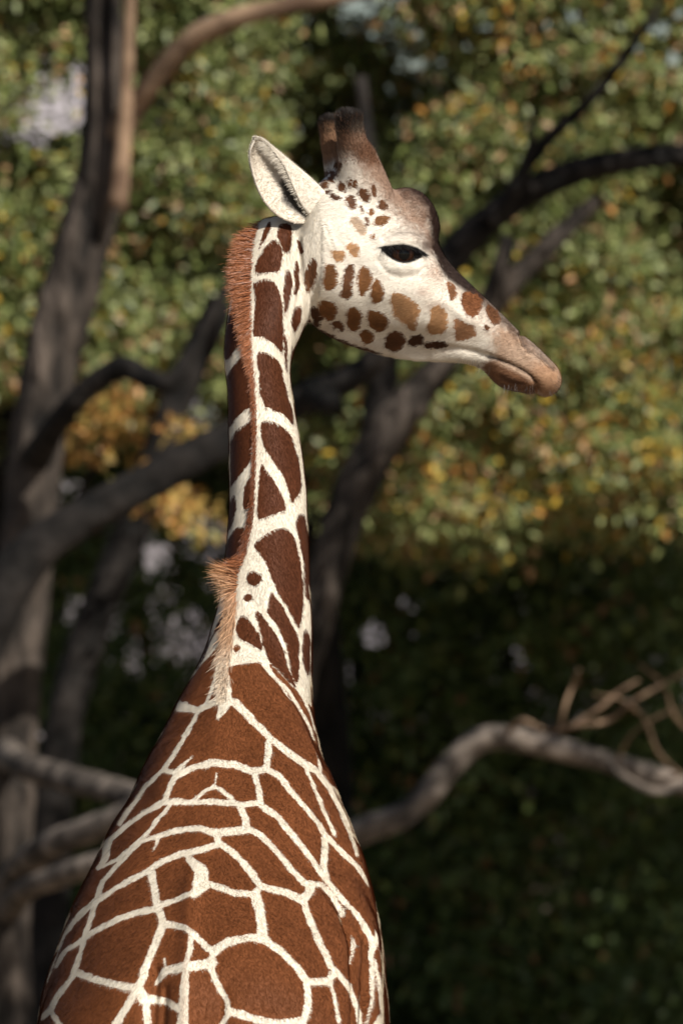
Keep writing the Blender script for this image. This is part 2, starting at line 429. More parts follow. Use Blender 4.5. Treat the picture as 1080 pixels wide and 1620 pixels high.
shade_tree = thing('leafy_tree', 2300, 26, 'unseen leafy tree added out of view to shade the shrubs', 'tree', 'leafy trees behind the giraffe')  # added tree out of view, its crown keeps sun off the shrubs
limb('trunk', [(2300, GY_(26), 60), (2310, 1000, 50), (2290, 200, 40), (2310, -800, 26), (2300, -1900, 8)], M_bark, shade_tree, 26, seed=66)
cs = norm_(r.normal(0, 1, (190, 3))) * (r.random((190, 1))**.35) * np.array([3.0, 2.6, 3.6]) + np.array([5.3, 26, 6.6])
leaves('crown', cs, r.uniform(.35, .55, 190), 60, .17, pal, [1, 1.2, .3, .2, .06, .03], shade_tree, seed=79)

# --- small orange tree glimpsed between trunk and snag
tO = thing('orange_sapling', 45, 26, 'sapling with bright orange yellow leaves between trunk and snag', 'tree')
limb('trunk', [(45, GY_(26), 16), (35, 1200, 13), (55, 960, 11), (120, 800, 8), (185, 660, 4)], M_dark, tO, 26, seed=81, n=12)
limb('branch', [(120, 800, 6), (190, 800, 5), (260, 805, 4), (310, 780, 3)], M_dark, tO, 25.9, seed=82, n=10)
oc = [(r.normal(185, 46), r.normal(690, 34), r.uniform(24.6, 26.6)) for _ in range(17)] + [(r.normal(292, 26), r.normal(797, 22), r.uniform(24.4, 25.6)) for _ in range(8)] + [(r.normal(15, 16), r.normal(620, 20), 25.5) for _ in range(4)]
leaves('crown', np.array([at(*k) for k in oc]), r.uniform(.07, .15, len(oc)), 30, .06, [(.38, .20, .055), (.40, .27, .075), (.42, .20, .05), (.2, .18, .05)], [1, 1, .5, .25], tO, seed=83)

# --- dark evergreen shrubs in the shade
sx_ = [-60, 230, 560, 800, 1060]
slab = ['dark evergreen shrub in shade behind the furrowed leaning trunk', 'dark evergreen shrub with pale gaps behind the slim snag',
        'dark evergreen shrub behind the broken grey tree and giraffe shoulder', 'dark evergreen shrub in shade behind the bend of the low crooked limb', 'dark evergreen shrub in shade behind the thin dead twigs']
hc = []
for _ in range(5600):
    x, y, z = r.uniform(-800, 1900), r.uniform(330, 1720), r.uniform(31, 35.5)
    p = at(x, y, z)
    if p[2] < .15: continue
    q = vnoise(p[None], 1.1, 18)[0]
    if q < -.50: continue
    if not (-80 < x < 1160) and r.random() < .75: continue
    if x < 380 and 760 < y < 1120 and r.random() < .35: continue
    hc.append((x, y, z))
hc = np.array(hc)
own = np.argmin(np.abs(hc[:, :1] + r.normal(0, 50, (len(hc), 1)) - np.array(sx_)[None]), 1)
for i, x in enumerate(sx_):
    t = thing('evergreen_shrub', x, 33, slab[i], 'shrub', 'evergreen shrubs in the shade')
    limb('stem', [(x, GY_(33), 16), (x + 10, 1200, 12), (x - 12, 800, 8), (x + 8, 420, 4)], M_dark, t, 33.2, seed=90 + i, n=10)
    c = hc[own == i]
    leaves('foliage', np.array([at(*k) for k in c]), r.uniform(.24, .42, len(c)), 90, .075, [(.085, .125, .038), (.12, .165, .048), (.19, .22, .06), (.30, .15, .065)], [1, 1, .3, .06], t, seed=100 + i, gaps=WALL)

# --- low building far behind, only glimpsed through gaps
bl = thing('pale_building', 300, 62, 'pale plastered building glimpsed through gaps in the foliage', 'building')
def boxm(name, x0, x1, y0, y1, z0, z1, mat, parent):
    v = np.array([(x, y, z) for x in (x0, x1) for y in (y0, y1) for z in (z0, z1)], float)
    q = np.array([(0, 1, 3, 2), (4, 6, 7, 5), (0, 4, 5, 1), (2, 3, 7, 6), (0, 2, 6, 4), (1, 5, 7, 3)])
    return mesh_obj(name, v, q, mat, parent, smooth=False)
boxm('wall', -14, -1.2, 60, 70, -.05, 10.6, M_wall, bl)
boxm('wing', -1.197, 12, 60.4, 69.6, -.05, 3.0, M_wall, bl)
rv = np.array([(-14.5, 59.5, 10.6), (-.7, 59.5, 10.6), (-.7, 70.5, 10.6), (-14.5, 70.5, 10.6), (-14.5, 65, 13), (-.7, 65, 13)])
mesh_obj('roof', rv, [np.array([(0, 1, 5, 4), (2, 3, 4, 5), (3, 2, 1, 0)]), np.array([(0, 4, 3), (1, 2, 5)])], M_roof, bl, smooth=False)
for k in range(3):
    for z in (1.0, 4.0, 7.0):
        f = boxm('window', -12.6 + k * 3.6, -11.2 + k * 3.6, 59.96, 60.02, z, z + 1.6, M_wall, bl)
        g = boxm('pane', -12.5 + k * 3.6, -11.3 + k * 3.6, 59.93, 59.97, z + .1, z + 1.5, M_win, f)

# ================================================================== the giraffe
# ---- shape -------------------------------------------------------
NR = 64
ANG = np.linspace(0, 2 * np.pi, NR, endpoint=False)
# centre row, left px, right px, axis slope, dorsal and ventral half depth (m), roll
ST = [
 (352, 408, 470, 66, .040, .050,  0),
 (375, 392, 480, 66, .060, .070, -2),
 (420, 376, 484, 66, .072, .085, -4),
 (470, 364, 488, 66, .076, .090, -6),
 (510, 358, 484, 65, .077, .092, -7),
 (545, 354, 466, 64, .076, .090, -8),
 (590, 356, 457, 63, .074, .088, -9),
 (640, 360, 463, 62, .074, .088, -10),
 (700, 362, 474, 62, .076, .090, -11),
 (780, 361, 484, 61, .080, .096, -12),
 (880, 355, 488, 60, .084, .105, -15),
 (950, 346, 488, 59, .088, .118, -18),
 (1010, 330, 488, 57, .094, .135, -20),
 (1070, 308, 488, 54, .104, .155, -19),
 (1130, 274, 492, 50, .120, .185, -17),
 (1200, 244, 509, 46, .145, .230, -15),
 (1290, 200, 541, 42, .185, .290, -14),
 (1400, 140, 576, 39, .215, .350, -13),
 (1500, 96, 594, 37, .235, .400, -12),
 (1600, 66, 606, 35, .248, .430, -11),
 (1720, 46, 614, 33, .255, .440, -9),
]
rings = []; yc = 0.14; prev = None
for (pyc, L, R, phi, b1, b2, roll) in ST:
    if prev is not None:
        yc -= (pyc - prev[0]) * S / math.tan(math.radians((phi + prev[3]) / 2))
    C = at((L + R) / 2, pyc, yc)
    k = S * (D + yc) / D
    hw = (R - L) / 2 * k
    ph = math.radians(phi); ro = math.radians(roll)
    Dv = np.array([0, -math.sin(ph), math.cos(ph)]); Rv = np.array([1.0, 0, 0])
    Dr = Dv * math.cos(ro) + Rv * math.sin(ro)
    Rr = Rv * math.cos(ro) - Dv * math.sin(ro)
    bm_ = max(b1, b2)
    a = math.sqrt(max(hw**2 - (min(b1, b2) * math.sin(ro))**2, 1e-4)) / math.cos(ro)
    b = np.where(np.cos(ANG) > 0, b1, b2)
    c_, s_ = np.cos(ANG), np.sin(ANG)
    big = smoothstep(1050, 1300, np.array([float(pyc)]))[0]
    n_ = 2.0
    rings.append(C + (a * s_)[:, None] * Rr + (b * c_)[:, None] * Dr)
    prev = (pyc, L, R, phi)
CX = rings[-1].mean(0)
# croup and buttocks, out of the frame
for (dy, z, a, b1, b2) in [(-.22, 1.80, .325, .25, .40), (-.42, 1.66, .315, .24, .36), (-.60, 1.55, .27, .22, .30), (-.72, 1.46, .18, .16, .2), (-.76, 1.42, .06, .06, .06)]:
    C = np.array([CX[0], -1.12 + dy, z])
    ph = math.radians(24); Dv = np.array([0, -math.sin(ph), math.cos(ph)])
    b = np.where(np.cos(ANG) > 0, b1, b2)
    rings.append(C + (a * np.sin(ANG))[:, None] * np.array([1.0, 0, 0]) + (b * np.cos(ANG))[:, None] * Dv)
# denser sections
R_ = np.array(rings)
R2 = np.stack([catmull(R_[:, j], 6) for j in range(NR)], 1)
shells = [rings_mesh(list(R2))]

# chest in front of the shoulders
def blob(c, r, rot=None, n=28):
    th = np.linspace(0.05, np.pi - 0.05, n // 2); an = np.linspace(0, 2 * np.pi, n, endpoint=False)
    rg = []
    for t in th:
        p = np.stack([np.sin(t) * np.cos(an), np.sin(t) * np.sin(an), np.full(n, np.cos(t))], 1) * np.array(r)
        if rot is not None: p = p @ rot.T
        rg.append(p + np.array(c))
    return rings_mesh(rg)
BX = -0.235
shells.append(blob((BX + .01, -.50, 1.90), (.20, .30, .42)))
# legs
for sx in (-1, 1):
    f = [(BX + sx * .17, -.62, 1.85, .13), (BX + sx * .18, -.60, 1.50, .105), (BX + sx * .17, -.58, 1.15, .068), (BX + sx * .165, -.57, .84, .062), (BX + sx * .165, -.58, .76, .05),
         (BX + sx * .165, -.585, .40, .037), (BX + sx * .165, -.585, .20, .045), (BX + sx * .165, -.57, .10, .05), (BX + sx * .165, -.555, .0, .068)]
    h = [(BX + sx * .16, -1.55, 1.55, .17), (BX + sx * .18, -1.56, 1.20, .13), (BX + sx * .175, -1.66, .90, .075), (BX + sx * .17, -1.70, .72, .058),
         (BX + sx * .17, -1.66, .40, .038), (BX + sx * .17, -1.64, .20, .045), (BX + sx * .17, -1.62, .10, .05), (BX + sx * .17, -1.60, .0, .068)]
    for leg in (f, h):
        c4 = catmull(leg, 6)
        shells.append(rings_mesh(tube_rings(c4[:, :3], np.maximum(c4[:, 3], .02), 20)))
# tail
c4 = catmull([(CX[0], -1.80, 1.62, .045), (CX[0], -1.92, 1.45, .03), (CX[0], -1.97, 1.15, .02), (CX[0], -1.96, .85, .016)], 6)
shells.append(rings_mesh(tube_rings(c4[:, :3], c4[:, 3], 12)))

# head frame: u forward, v up, w towards the viewer's side
TH = math.radians(12)
HO = at(560, 430, 0.13)
HF = np.array([math.cos(TH), math.sin(TH), 0]); HU = np.array([0, 0, 1.0]); HN = np.array([math.sin(TH), -math.cos(TH), 0])
KH = S * (D + 0.15) / D
def hp(px, py, w=0.0):
    return HO + HF * ((px - 560) * KH / math.cos(TH)) + HU * ((430 - py) * KH) + HN * w
def hlocal(P):
    Q = P - HO
    return Q @ HF, Q @ HU, Q @ HN
def hmirror(P):
    w = (P - HO) @ HN
    return P - 2 * w[:, None] * HN
HS = [  # top, bottom, widths upper / mid / lower
 ((478, 330), (452, 440), .040, .050, .040),
 ((497, 296), (470, 490), .064, .078, .056),
 ((540, 270), (500, 522), .074, .092, .056),
 ((588, 275), (545, 543), .080, .098, .054),
 ((618, 297), (585, 557), .078, .100, .050),
 ((648, 330), (625, 567), .070, .098, .046),
 ((678, 365), (660, 572), .056, .088, .042),
 ((701, 405), (695, 573), .048, .072, .038),
 ((735, 440), (725, 573), .043, .060, .035),
 ((765, 468), (752, 577), .039, .052, .033),
 ((795, 497), (775, 592), .038, .047, .034),
 ((820, 522), (795, 610), .039, .046, .036),
 ((845, 543), (820, 617), .040, .046, .037),
 ((867, 565), (842, 622), .039, .045, .037),
 ((882, 585), (858, 627), .034, .038, .032),
 ((887, 604), (873, 627), .016, .018, .015),
]
hr = []
for T, B, wu, wm, wl in HS:
    Tp, Bp = hp(*T), hp(*B)
    c = (Tp + Bp) / 2; e = (Tp - Bp) / 2
    tau = (1 - np.cos(ANG)) / 2
    W = np.interp(tau, [0, .42, 1], [wu, wm, wl])
    W = wu * (1 - tau) * (1 - tau * 1.0) + wl * tau * tau + 2 * tau * (1 - tau) * (2 * wm - (wu + wl) / 2)
    bi = len(hr)
    if 1 <= bi <= 7: W = W * (1 - .55 * smoothstep(.80, 1.0, tau)) * (1 + .06 * np.exp(-((tau - .72) / .12)**2))
    hr.append(c + np.cos(ANG)[:, None] * e + (W * np.sin(ANG))[:, None] * HN)
hr = np.array(hr)
hr = np.stack([catmull(hr[:, j], 5) for j in range(NR)], 1)
shells.append(rings_mesh(list(hr)))
# forehead knob, ossicones
def hblob(px, py, w, ru, rv, rw, tilt=0):
    c = hp(px, py, w); t = math.radians(tilt)
    M = np.stack([HF * math.cos(t) + HU * math.sin(t), -HF * math.sin(t) + HU * math.cos(t), HN], 1)
    return blob(c, (ru, rv, rw), M)
shells.append(hblob(662, 343, 0, .034, .056, .036, 24))
shells.append(hblob(650, 345, 0, .045, .060, .050, 24))
def ossicone(sw, pts):
    P = []; R = []
    for (px, py, w, r) in pts:
        P.append(hp(px, py, w * sw)); R.append(r)
    c = catmull(np.hstack([np.array(P), np.array(R)[:, None]]), 5)
    return rings_mesh(tube_rings(c[:, :3], c[:, 3], 24))
shells.append(ossicone(1, [(568, 305, .020, .058), (560, 262, .040, .040), (549, 230, .045, .0285), (544, 204, .047, .0255), (543, 187, .047, .0275), (543, 178, .047, .020), (543, 175, .047, .006)]))
shells.append(ossicone(-1, [(558, 300, .020, .050), (545, 262, .040, .032), (535, 228, .045, .024), (531, 206, .047, .021), (529, 192, .047, .0225), (529, 183, .047, .017), (529, 180, .047, .005)]))

# ---- one skin over everything ------------------------------------
off = 0; Vs = []; Qs = []; Ts = []
for V, Q, T in shells:
    Vs.append(V); Qs.append(Q + off); Ts.append(T + off); off += len(V)
skin_mat = bpy.data.materials.new('giraffe_coat')
tmp = mesh_obj('tmp', np.vstack(Vs), [np.vstack(Qs), np.vstack(Ts)], skin_mat)
bmx = bmesh.new(); bmx.from_mesh(tmp.data); bmesh.ops.recalc_face_normals(bmx, faces=bmx.faces); bmx.to_mesh(tmp.data); bmx.free()
md = tmp.modifiers.new('r', 'REMESH'); md.mode = 'VOXEL'; md.voxel_size = 0.0047
dg = bpy.context.evaluated_depsgraph_get()
me = bpy.data.meshes.new_from_object(tmp.evaluated_get(dg))
bpy.data.objects.remove(tmp)

def get_co(me):
    a = np.empty(len(me.vertices) * 3, np.float32); me.vertices.foreach_get('co', a); return a.reshape(-1, 3).astype(float)
def get_no(me):
    a = np.empty(len(me.vertices) * 3, np.float32); me.vertices.foreach_get('normal', a); return a.reshape(-1, 3).astype(float)
def get_edges(me):
    a = np.empty(len(me.edges) * 2, np.int32); me.edges.foreach_get('vertices', a); return a.reshape(-1, 2)
def lap(V, E, it, f=0.5, mask=None):
    n = len(V); deg = np.bincount(E.ravel(), minlength=n).astype(float)
    for _ in range(it):
        A = np.empty_like(V)
        for c in range(3):
            A[:, c] = np.bincount(E[:, 0], V[E[:, 1], c], n) + np.bincount(E[:, 1], V[E[:, 0], c], n)
        A /= np.maximum(deg, 1)[:, None]
        w = f if mask is None else (f * mask)[:, None]
        V = V + (A - V) * w
    return V
V = get_co(me); E = get_edges(me)
px, py = project(V)
# smooth strongly where neck meets head and on the trunk, lightly on the head
u, v, w = hlocal(V)
headness = smoothstep(-.10, -.02, u) * smoothstep(-.25, -.2, v)
V = lap(V, E, 6, .5)
junction = np.exp(-(((px - 495) / 28)**2 + ((py - 430) / 90)**2))
V = lap(V, E, 40, .5, np.clip(1 - headness + junction, 0, 1))
me.vertices.foreach_set('co', V.astype(np.float32).ravel()); me.update()
# finer faces over the head
bmx = bmesh.new(); bmx.from_mesh(me)
hm = (u > -.14) & (v > -.26) & (v < .40)
hm_l = hm.tolist()
edges = [e for e in bmx.edges if hm_l[e.verts[0].index] and hm_l[e.verts[1].index]]
bmesh.ops.subdivide_edges(bmx, edges=edges, cuts=1, use_grid_fill=True)
bmx.to_mesh(me); bmx.free(); me.update()

# ---- modelling of the features ------------------------------------
def mirrored_px(V):
    u, v, w = hlocal(V)
    head = u > -.075
    M = V.copy()
    far = head & (w < 0)
    M[far] = hmirror(V[far])
    x, y = project(M)
    return x, y, head & (v > -.26), np.abs(w)
V = get_co(me); N = get_no(me); E = get_edges(me)
px, py, head, aw = mirrored_px(V)
V = lap(V, E, 4, .5, head.astype(float))
me.vertices.foreach_set('co', V.astype(np.float32).ravel()); me.update(); N = get_no(me)
px, py, head, aw = mirrored_px(V)
def G(cx, cy, sx, sy, rot=0):
    c, s = math.cos(math.radians(rot)), math.sin(math.radians(rot))
    dx, dy = px - cx, py - cy
    a = (dx * c + dy * s) / sx; b = (-dx * s + dy * c) / sy
    return np.exp(-(a * a + b * b) / 2)
def LN(pts, sig):
    d = -line_sd(px, py, pts, 0.0)
    return np.exp(-(d / sig)**2 / 2)
EYE_POLY = chaikin([(603, 393), (618, 392), (640, 392), (658, 396), (671, 403), (662, 410), (648, 415), (634, 416), (620, 410), (610, 402)], 2)
eye_sd = poly_sd(px, py, EYE_POLY)
h = np.zeros(len(V))
h += .007 * G(638, 402, 42, 30)
h += .009 * G(638, 380, 28, 7, 6)
h -= .006 * LN([(606, 378), (622, 367), (645, 364), (664, 374)], 4)
h += .0025 * G(638, 424, 26, 6, -3)
h -= .0022 * LN([(598, 412), (612, 430), (634, 439), (656, 435), (670, 424)], 3.5)
h -= .004 * G(676, 392, 8, 9)
h -= .012 * smoothstep(-1.5, 4.5, eye_sd)
h += .004 * LN([(596, 462), (640, 462), (690, 470), (740, 500)], 12)
h += .007 * G(540, 470, 38, 42)
h -= .006 * G(577, 375, 22, 26)
h -= .005 * G(560, 425, 16, 14)
h -= .005 * G(690, 535, 50, 12, 4)
h += .004 * G(600, 548, 45, 9, 15)
h -= .0035 * LN([(700, 551), (730, 553), (755, 557), (774, 564)], 3.2)
h += .003 * LN([(690, 564), (730, 566), (760, 574)], 6)
h += .008 * G(806, 600, 22, 11, 20)
h += .008 * G(860, 602, 15, 17, 30)
h -= .0055 * LN([(772, 563), (790, 569), (808, 576), (826, 585), (840, 594), (848, 603), (851, 614)], 2.6)
h -= .009 * G(850, 617, 5, 8)
h -= .003 * LN([(795, 594), (810, 602), (826, 606)], 3)
h -= .009 * LN([(823, 530), (828, 544), (836, 556)], 2.4)
h += .003 * LN([(817, 534), (822, 548), (832, 562)], 3)
h -= .004 * LN([(846, 556), (858, 568), (872, 584)], 2.4)
h += .002 * LN([(700, 478), (735, 505), (770, 520)], 4)
# skin folds behind the ear
for k in range(5):
    x0 = 482 + k * 9
    h += .0014 * LN([(x0, 345 + 2 * k), (x0 + 6, 368), (x0 + 14, 385 + 2 * k)], 2.2)
h *= head
# trunk: backbone, shoulder blade, flank folds
nb = np.zeros(len(V))
up = smoothstep(-.2, .3, N[:, 1] * -1 + N[:, 2])
spx = np.interp(py, [1130, 1250, 1330, 1400, 1500, 1620, 1700], [348, 331, 316, 306, 298, 291, 288])
spine = np.exp(-((px - spx) / 15)**2)
nb += .008 * spine * smoothstep(1300, 1500, py)
nb += .006 * np.exp(-(((px - 304) / 22)**2 + ((py - 1412) / 34)**2))
nb -= .012 * np.exp(-((px - (spx - 42)) / 17)**2) * smoothstep(1480, 1590, py)
nb -= .008 * np.exp(-((px - (spx + 48)) / 24)**2) * smoothstep(1520, 1620, py)
nb -= .010 * LN([(246, 1530), (242, 1575), (236, 1640)], 5)
nb -= .006 * LN([(262, 1560), (256, 1640)], 3.5) * (py > 1555)
nb -= .006 * LN([(352, 1570), (347, 1640)], 6)
nb += .010 * G(565, 1450, 20, 70, -12)
nb -= .012 * LN([(520, 1405), (548, 1450), (560, 1500), (575, 1560), (578, 1640)], 9)
nb += .008 * LN([(545, 1400), (575, 1460), (588, 1530), (592, 1640)], 9)
nb += .008 * G(352, 1140, 20, 34)
nb -= .004 * LN([(412, 1050), (440, 1082), (470, 1118), (495, 1165), (512, 1210)], 5)
nb += .005 * LN([(402, 1055), (430, 1090), (460, 1126), (485, 1170), (503, 1212)], 8)
nb -= .004 * LN([(392, 930), (420, 990), (440, 1040), (470, 1085), (483, 1110)], 7)
nb -= .006 * G(250, 1300, 26, 60, -35)
nb += .004 * G(440, 1250, 30, 60, -30)
nb += .0035 * LN([(462, 380), (466, 430), (462, 500), (455, 560)], 5) - .0035 * LN([(452, 380), (455, 440), (452, 520)], 4)
nb += .002 * LN([(480, 380), (484, 440), (478, 510)], 3.5) - .003 * LN([(474, 380), (475, 440), (470, 500)], 3)
nb *= (~head)
nb += .012 * G(455, 1235, 26, 85, -28) + .010 * G(262, 1255, 24, 80, 30) - .007 * G(395, 1205, 22, 50, -20) - .006 * G(312, 1215, 18, 50, 16)
nb += .009 * G(425, 1480, 60, 70) + .008 * G(190, 1500, 55, 70)
nb -= .008 * LN([(505, 1290), (530, 1350), (545, 1420)], 10)
for k_ in range(4):
    xo = 556 + 9 * k_
    nb += (.006 if k_ % 2 else -.006) * LN([(xo - 16, 1430 + 12 * k_), (xo - 2, 1490), (xo + 4, 1560), (xo + 3, 1640)], 4)
nb += (.0035 * vnoise(V, 8, 3) + .002 * vnoise(V, 17, 4)) * (~head)
V = V + N * (h + nb)[:, None]
V = lap(V, E, 1, .4)
me.vertices.foreach_set('co', V.astype(np.float32).ravel()); me.update()
N = get_no(me)

